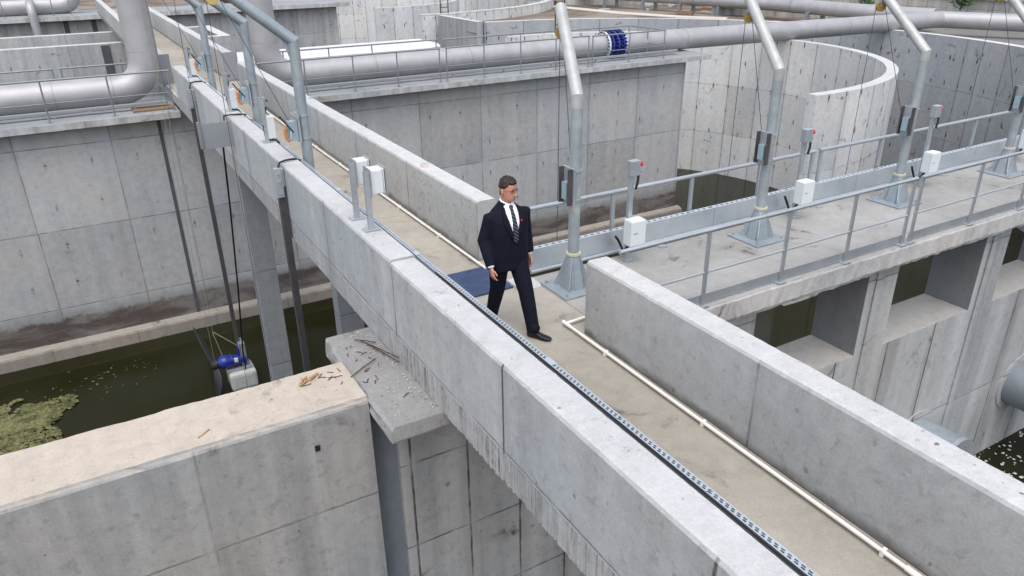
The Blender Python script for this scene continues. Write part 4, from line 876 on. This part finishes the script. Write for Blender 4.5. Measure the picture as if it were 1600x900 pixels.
# ------------------------------------------------------------------ background bits
def ladder(label, x, y, z0, z1, ang):
    t = thing('access_ladder', label, 'ladder', (x, y, z0), 'rusty ladders', 0)
    d = Vector((math.cos(ang), math.sin(ang), 0))*.28; c = Vector((x, y, 0))
    for s in (-1, 1): MB().tube([c+d*s+Vector((0,0,z0)), c+d*s+Vector((0,0,z1))], .035, 6).build('side_rail', 'rust', t)
    mb = MB(); z = z0+.15
    while z < z1-.9: mb.tube([c-d+Vector((0,0,z)), c+d+Vector((0,0,z))], .025, 6); z += .3
    mb.build('rungs', 'rust', t)
    q = Vector((d.y, -d.x, 0))*2.2
    MB().tube([c-d+Vector((0,0,z1-.1)), c-d-q+Vector((0,0,z1-.1)), c+d-q+Vector((0,0,z1-.1)), c+d+Vector((0,0,z1-.1))], .03, 6).build('guard_hoop', 'rust', t)
ladder('rusty ladder on the curved wall behind the nearest pale davit arm', 26.6, 40.3, -3.2, .75, -.35)
ladder('distant rusty ladder where the white curved wall meets the cross wall', 22.6, 48.3, -2.5, 1.2, 0)
gr = 'scrap on the soil bank'
for k in range(16):
    x, y = rr.uniform(36, 47), rr.uniform(43, 62); s = rr.uniform(.4, 1.1); T = Matrix.Translation((x, y, -1.0)) @ Matrix.Rotation(rr.uniform(0, 3), 4, 'Z') @ Matrix.Rotation(rr.uniform(-.25, .25), 4, 'X')
    put(MB().box(-s, s, -.12, .12, .0, rr.uniform(.1, .3), T).box(-s*.4, s*.5, -.3, .25, 0, .12, T).build('scrap_timber', 'board' if k % 2 else 'greyblock'), 'discarded timber or block lying on the soil bank behind the raised pipe', 'scrap', gr)
def shrub(label, x, y, z, r, n, seed):
    t = thing('shrub', label, 'shrub', (x, y, z)); q = random.Random(seed); mb = MB()
    for i in range(n):
        v = Vector((q.gauss(0, 1), q.gauss(0, 1), q.gauss(0, 1))).normalized()*r*q.uniform(.35, 1)*(1+.3*noise.noise(Vector((i*.05, seed, 0))))
        c = Vector((x, y, z+r*1.2))+Vector((v.x, v.y, v.z*1.1)); s = q.uniform(.06, .13)
        X = Vector((q.uniform(-1,1), q.uniform(-1,1), q.uniform(-.6,.6))).normalized(); Y = X.orthogonal().normalized()
        mb.add([c-X*s, c+Y*s*.5, c+X*s, c-Y*s*.5], [(0,1,2,3)])
    mb.build('foliage', 'leaf', t); MB().tube([(x,y,z),(x,y,z+r)], [.05, .02], 6).build('stem', 'bark', t)
shrub('green shrub growing above the background pipe by the retaining wall', 46.2, 27.2, .0, .75, 900, 2)
shrub('small low shrub behind the pipe junction, seen past a davit arm', 45.5, 33.0, -.6, .55, 400, 4)

# ------------------------------------------------------------------ person
def sring(cx, cy, z, a, b, n=28, e=2.4, tx=0):
    out = []
    for j in range(n):
        t = 2*math.pi*j/n; c, s = math.cos(t), math.sin(t)
        out.append((cx+a*math.copysign(abs(c)**(2/e), c), cy+b*math.copysign(abs(s)**(2/e), s), z+tx*c))
    return out
def remeshed(mb, name, mat, parent, vox, smooth=4, fac=.5):
    o = mb.build('tmp_'+name, mat)
    m = o.modifiers.new('r', 'REMESH'); m.mode = 'VOXEL'; m.voxel_size = vox; m.use_smooth_shade = True
    if smooth:
        k = o.modifiers.new('s', 'SMOOTH'); k.iterations = smooth; k.factor = fac
    dg = bpy.context.evaluated_depsgraph_get(); me = bpy.data.meshes.new_from_object(o.evaluated_get(dg)); me.name = name
    old = o.data; bpy.data.objects.remove(o); bpy.data.meshes.remove(old)
    me.polygons.foreach_set('use_smooth', [True]*len(me.polygons)); me.materials.clear(); me.materials.append(M[mat])
    p = bpy.data.objects.new(name, me); COL.objects.link(p); p.parent = parent
    return p
PX, PY = 3.69, 6.56
man = thing('person', 'man in a dark navy suit, white shirt and striped tie striding along the footbridge', 'person', (PX, PY, 0))
# local space: faces -y, his left is +x
HL, HR = Vector((.272, -.01, .85)), Vector((-.268, -.12, .84))        # wrists
EL, ER = Vector((.262, .06, 1.11)), Vector((-.264, .03, 1.11))
SL, SR = Vector((.190, .0, 1.352)), Vector((-.190, .0, 1.352))
AL, AR = Vector((.115, -.36, .075)), Vector((-.085, .24, .10))           # ankles
KL, KR = Vector((.115, -.20, .50)), Vector((-.095, .07, .49))
PL, PR = Vector((.095, 0, .93)), Vector((-.095, 0, .93))
HY = R(20)       # head turned a little to his left
HC = Vector((0, -.02, 0)); HT = Matrix.Translation((0, -.025, 1.54)) @ Matrix.Rotation(HY, 4, 'Z') @ Matrix.Rotation(R(6), 4, 'X')
def head_rings(grow=0, zmin=None):
    #  z, half width, half depth, y centre
    prof = [(-.02, .048, .052, .0), (.0, .058, .062, -.018), (.02, .064, .073, -.018), (.05, .070, .083, -.010), (.085, .075, .089, .0), (.12, .0775, .094, .006), (.155, .077, .096, .010), (.19, .070, .089, .014), (.215, .056, .072, .016), (.232, .034, .046, .017), (.238, .012, .016, .017)]
    return [[tuple(HT @ Vector(p)) for p in sring(0, cy, z, a+grow, b+grow, 24, 2.2)] for z, a, b, cy in prof]
bd = MB(); bd.loft(head_rings())
T = HT
bd.loft([[tuple(T @ Vector(p)) for p in sring(0, y, z, a, b, 10, 2)] for z, a, b, y in ((.062, .014, .014, -.090), (.068, .017, .022, -.098), (.080, .011, .019, -.092), (.105, .008, .012, -.086), (.118, .006, .008, -.082))])
for s in (-1, 1):
    bd.loft([[tuple(T @ Vector((s*(.076+o), .012+dy, z+dz)))for dy, dz in ((-.016,-.022),(.004,-.030),(.02,-.01),(.022,.02),(.006,.034),(-.014,.022))] for o, z in ((-.012, .092), (.010, .092), (.016, .094))], True, True)
    bd.loft([[tuple(T @ Vector(p)) for p in sring(s*.032, -.078, z, a, .012, 10, 2)] for z, a in ((.122, .022), (.128, .026), (.134, .022))])
bd.loft([[tuple(T @ Vector(p)) for p in sring(0, -.080, z, a, .010, 10, 2)] for z, a in ((.020, .018), (.030, .022), (.040, .018))])
bd.tube([(0, .01, 1.40), (0, .005, 1.50), (0, -.01, 1.57)], [.068, .060, .058], 18)
bd.loft([sring(0, 0, z, a, b) for z, a, b in ((.86, .15, .10), (1.0, .15, .10), (1.2, .16, .10), (1.38, .17, .09), (1.44, .11, .07))])
for s, e, w in ((SL, EL, HL), (SR, ER, HR)): bd.tube([s, e, w], [.05, .042, .028], 12)
def hand(w, e, side, curl):
    d = (w-e).normalized(); d = (d*.8+Vector((0, -.12, -.6))).normalized(); out = Vector((side, 0, 0)); fwd = (Vector((0, -1, 0)) - d*Vector((0, -1, 0)).dot(d)).normalized(); inn = -out
    rings = []
    for t, a, b in ((-.02, .026, .021), (.02, .030, .019), (.06, .040, .017), (.095, .041, .015)):
        c = w+d*t; rings.append([tuple(c+fwd*a*math.cos(q)+out*b*math.sin(q)) for q in (2*math.pi*j/14 for j in range(14))])
    bd.loft(rings)
    for k, (off, L) in enumerate(((.030, .070), (.0105, .078), (-.0095, .073), (-.029, .058))):
        p0 = w+d*.085+fwd*off; c1 = curl*(1+.12*k)
        d1 = (d*math.cos(c1*.5)+inn*math.sin(c1*.5)); d2 = (d*math.cos(c1*1.2)+inn*math.sin(c1*1.2)); d3 = (d*math.cos(c1*1.9)+inn*math.sin(c1*1.9))
        p1 = p0+d1*L*.45; p2 = p1+d2*L*.33; p3 = p2+d3*L*.24
        bd.tube([p0, p1, p2, p3], [.0090, .0086, .0080, .0066], 8)
    p0 = w+d*.03+fwd*.026; bd.tube([p0, p0+(d*.6+fwd*.7+inn*.2).normalized()*.038, p0+(d*.6+fwd*.7+inn*.2).normalized()*.038+(d*.95+fwd*.2+inn*.3).normalized()*.045], [.012, .0105, .0085], 8)
hand(HL, EL, 1, .45); hand(HR, ER, -1, .5)
body = remeshed(bd, 'body', 'skin', man, .0048, 3, .4)
# hair
hr = MB(); hg = head_rings(.008)
hp = [(.124, .0785+.003, .094, .027, 1), (.141, .0785+.005, .096, .021, 1), (.158, .0785+.006, .100, .013, 1), (.186, .0765, .099, .012, 1), (.212, .065, .086, .012, 1), (.235, .045, .061, .012, 1), (.2485, .018, .022, .014, 1)]
rings = []
for z, a, b, cy, k in hp:
    ring = []
    for j in range(28):
        t = 2*math.pi*j/28; x, y = a*math.cos(t), cy+b*math.sin(t)
        zz = z
        if z < .17 and y < -.045: zz = z + .055*min(1, (-.045-y)/.02); y += .012*min(1, (-.045-y)/.02)
        ring.append(tuple(HT @ Vector((x, y, min(zz+.004*math.sin(7*t)+.003*math.sin(17*t+z*60), .25)))))
    rings.append(ring)
hr.loft(rings[0:]); nape = [[tuple(HT @ Vector((.07*math.cos(t), .02+.085*math.sin(t), z))) for t in (math.pi*j/12+.12 for j in range(12))] for z in (.045, .08, .115)]
hr.loft(nape, False, True, False); hr.build('hair', 'hair', man, local=True)
for s in (-1, 1):
    MB().tube([HT @ Vector((s*.012, -.0935, .131)), HT @ Vector((s*.034, -.0925, .137)), HT @ Vector((s*.054, -.080, .131))], [.004, .005, .003], 6).build('eyebrow', 'hair', body, local=True)
    MB().loft([[tuple(HT @ Vector((s*.031+q*math.cos(t)*.013, -.0855-.002*(1-abs(q)), .114+q*math.sin(t)*.006))) for t in (2*math.pi*j/10 for j in range(10))] for q in (1, .6, .05)]).build('eye', 'shoe', body, local=True)
MB().tube([HT @ Vector((-.022, -.0865, .036)), HT @ Vector((0, -.0925, .038)), HT @ Vector((.022, -.0865, .036))], [.003, .0055, .003], 6).build('lips', 'lips', body, local=True)
gl = MB()
for s in (-1, 1):
    pts = [HT @ Vector((s*.033+.023*math.cos(t), -.1005+.010*abs(math.cos(t))*(1 if s*math.cos(t) > 0 else 0), .112+.016*math.sin(t))) for t in (2*math.pi*j/16 for j in range(17))]
    gl.tube(pts, .0016, 5); gl.tube([HT @ Vector((s*.056, -.092, .116)), HT @ Vector((s*.080, -.03, .118)), HT @ Vector((s*.082, .02, .112))], .0018, 5)
gl.tube([HT @ Vector((-.010, -.101, .115)), HT @ Vector((.010, -.101, .115))], .0016, 5)
gl.build('glasses', 'darkrail', man, local=True)
# jacket
JK = [(.765, .240, .170, .010), (.86, .238, .168, .006), (.95, .230, .164, -.006), (1.08, .220, .162, -.016), (1.20, .222, .162, -.016), (1.32, .224, .154, -.008), (1.375, .206, .134, .0), (1.415, .172, .114, .006), (1.452, .128, .097, .012), (1.485, .090, .082, .015), (1.508, .072, .072, .016)]
jk = MB(); jk.loft([sring(0, cy, z, a, b, 36, 2.5) for z, a, b, cy in JK])
for s, e, w, sg in ((SL, EL, HL, 1), (SR, ER, HR, -1)):
    u = (w-e).normalized()
    jk.tube([s+Vector((-sg*.05, 0, .0)), s+Vector((sg*.012, 0, -.015)), s+(e-s)*.35, e+(s-e)*.06, e, e+u*.06, e+(w-e)*.55, w-u*.022], [.074, .078, .080, .074, .072, .072, .065, .056], 18)
def jy(x, z):
    for (z0, a0, b0, c0), (z1, a1, b1, c1) in zip(JK[:-1], JK[1:]):
        if z0 <= z <= z1:
            t = (z-z0)/(z1-z0); a, b, c = a0+(a1-a0)*t, b0+(b1-b0)*t, c0+(c1-c0)*t
            return c-b*max(0, 1-min(1, abs(x)/a)**2.5)**(1/2.5)
    return -.1
for k in range(9):      # cloth folds at elbows, waist and skirt
    a = rnd.uniform(-.9, .9)
    x = a*.19; jk.tube([(x, jy(x, .92)+.006, .92), (x*.9, jy(x*.9, 1.02)+.008, 1.02), (x*.8, jy(x*.8, 1.12)+.010, 1.12)], [.004, .010, .003], 6)
jacket = remeshed(jk, 'jacket', 'suit', man, .0085, 5, .5)
def patch(outline, name, mat, parent, lift, thick=.004):    # outline rows: (z, xl, xr)
    mb = MB(); n = 7; F = []; B = []
    for z, a, b in outline:
        F.append([(a+(b-a)*j/(n-1), jy(a+(b-a)*j/(n-1), z)-lift, z) for j in range(n)]); B.append([(a+(b-a)*j/(n-1), jy(a+(b-a)*j/(n-1), z)-lift+thick+.008, z) for j in range(n)])
    rings = [f+bk[::-1] for f, bk in zip(F, B)]
    mb.loft(rings, True, True); return mb.build(name, mat, parent, local=True)
patch([(1.13, -.004, .004), (1.22, -.034, .032), (1.32, -.064, .062), (1.40, -.078, .078), (1.45, -.076, .076), (1.485, -.064, .064)], 'shirt_front', 'shirt', man, .008)
cl = MB()
cl.tube([(0, -.068, 1.492), (.045, -.048, 1.505), (.066, -.0, 1.518), (.05, .055, 1.522), (0, .075, 1.522), (-.05, .055, 1.522), (-.066, 0, 1.518), (-.045, -.048, 1.505), (0, -.068, 1.492)], .010, 8)
for q in (-1, 1): cl.add([(q*.004, -.088, 1.484), (q*.050, -.060, 1.503), (q*.052, -.086, 1.452), (q*.004, -.080, 1.490), (q*.050, -.052, 1.507), (q*.052, -.078, 1.454)], [(0,1,2), (5,4,3), (0,3,4,1), (1,4,5,2), (2,5,3,0)])
cl.build('collar', 'shirt', man, local=True)
patch([(1.10, -.004, .004), (1.125, -.030, .030), (1.25, -.030, .030), (1.38, -.021, .021), (1.455, -.015, .015), (1.462, -.020, .020), (1.485, -.022, .022)], 'tie', 'tie', man, .022)
for s in (-1, 1):
    mb = patch([(1.10, *sorted((s*.002, s*.012))), (1.20, *sorted((s*.028, s*.070))), (1.30, *sorted((s*.056, s*.112))), (1.345, *sorted((s*.064, s*.130))), (1.352, *sorted((s*.066, s*.102))), (1.42, *sorted((s*.074, s*.110))), (1.47, *sorted((s*.070, s*.088)))], 'lapel', 'suit', jacket, .017, .008)
MB().cyl((.085, jy(.085, 1.33)-.012, 1.33), (.085, jy(.085, 1.33)-.020, 1.33), .011, 10).build('badge', 'red', jacket, local=True)
MB().cyl((.012, jy(.01, 1.08)-.004, 1.08), (.012, jy(.01, 1.08)-.012, 1.08), .010, 10).build('button', 'shoe', jacket, local=True)
for w, e in ((HL, EL), (HR, ER)):
    u = (w-e).normalized(); MB().tube([w-u*.03, w-u*.004], [.036, .035], 16).build('shirt_cuff', 'shirt', man, local=True)
# trousers
tr = MB(); tr.loft([sring(0, .0, z, a, b, 28, 2.4) for z, a, b in ((.80, .175, .125), (.86, .185, .13), (.95, .185, .13), (1.02, .175, .12))])
for p, k, a in ((PL, KL, AL), (PR, KR, AR)):
    tr.tube([p+Vector((0, 0, .04)), p+(k-p)*.35, k+(p-k)*.15, k, k+(a-k)*.35, k+(a-k)*.75, a+Vector((0, .0, -.005))], [.112, .108, .092, .086, .082, .074, .073], 18)
    tr.tube([a+Vector((0, -.015, .09)), a+Vector((.0, -.02, .05)), a+Vector((0, -.012, .02))], [.05, .066, .05], 12)
remeshed(tr, 'trousers', 'suit', man, .0085, 5, .5)
for a, pitch, yw in ((AL, -4, 30), (AR, 14, -8)):
    T = Matrix.Translation(a) @ Matrix.Rotation(R(yw), 4, 'Z') @ Matrix.Rotation(R(pitch), 4, 'X')
    mb = MB(); rings = []
    for y, w, h0, h1 in ((.075, .026, -.062, -.01), (.06, .034, -.072, .02), (.01, .036, -.074, .03), (-.05, .038, -.074, .005), (-.11, .045, -.074, -.022), (-.165, .044, -.074, -.034), (-.20, .034, -.072, -.042), (-.218, .015, -.066, -.05)):
        rings.append([tuple(T @ Vector((w*math.copysign(abs(math.cos(t))**.8, math.cos(t)), y, (h0+h1)/2+(h1-h0)/2*math.copysign(abs(math.sin(t))**.7, math.sin(t))))) for t in (2*math.pi*j/16 for j in range(16))])
    mb.loft(rings); mb.build('shoe', 'shoe', man, local=True)

S.render.film_transparent = False
S.cycles.max_bounces = 6
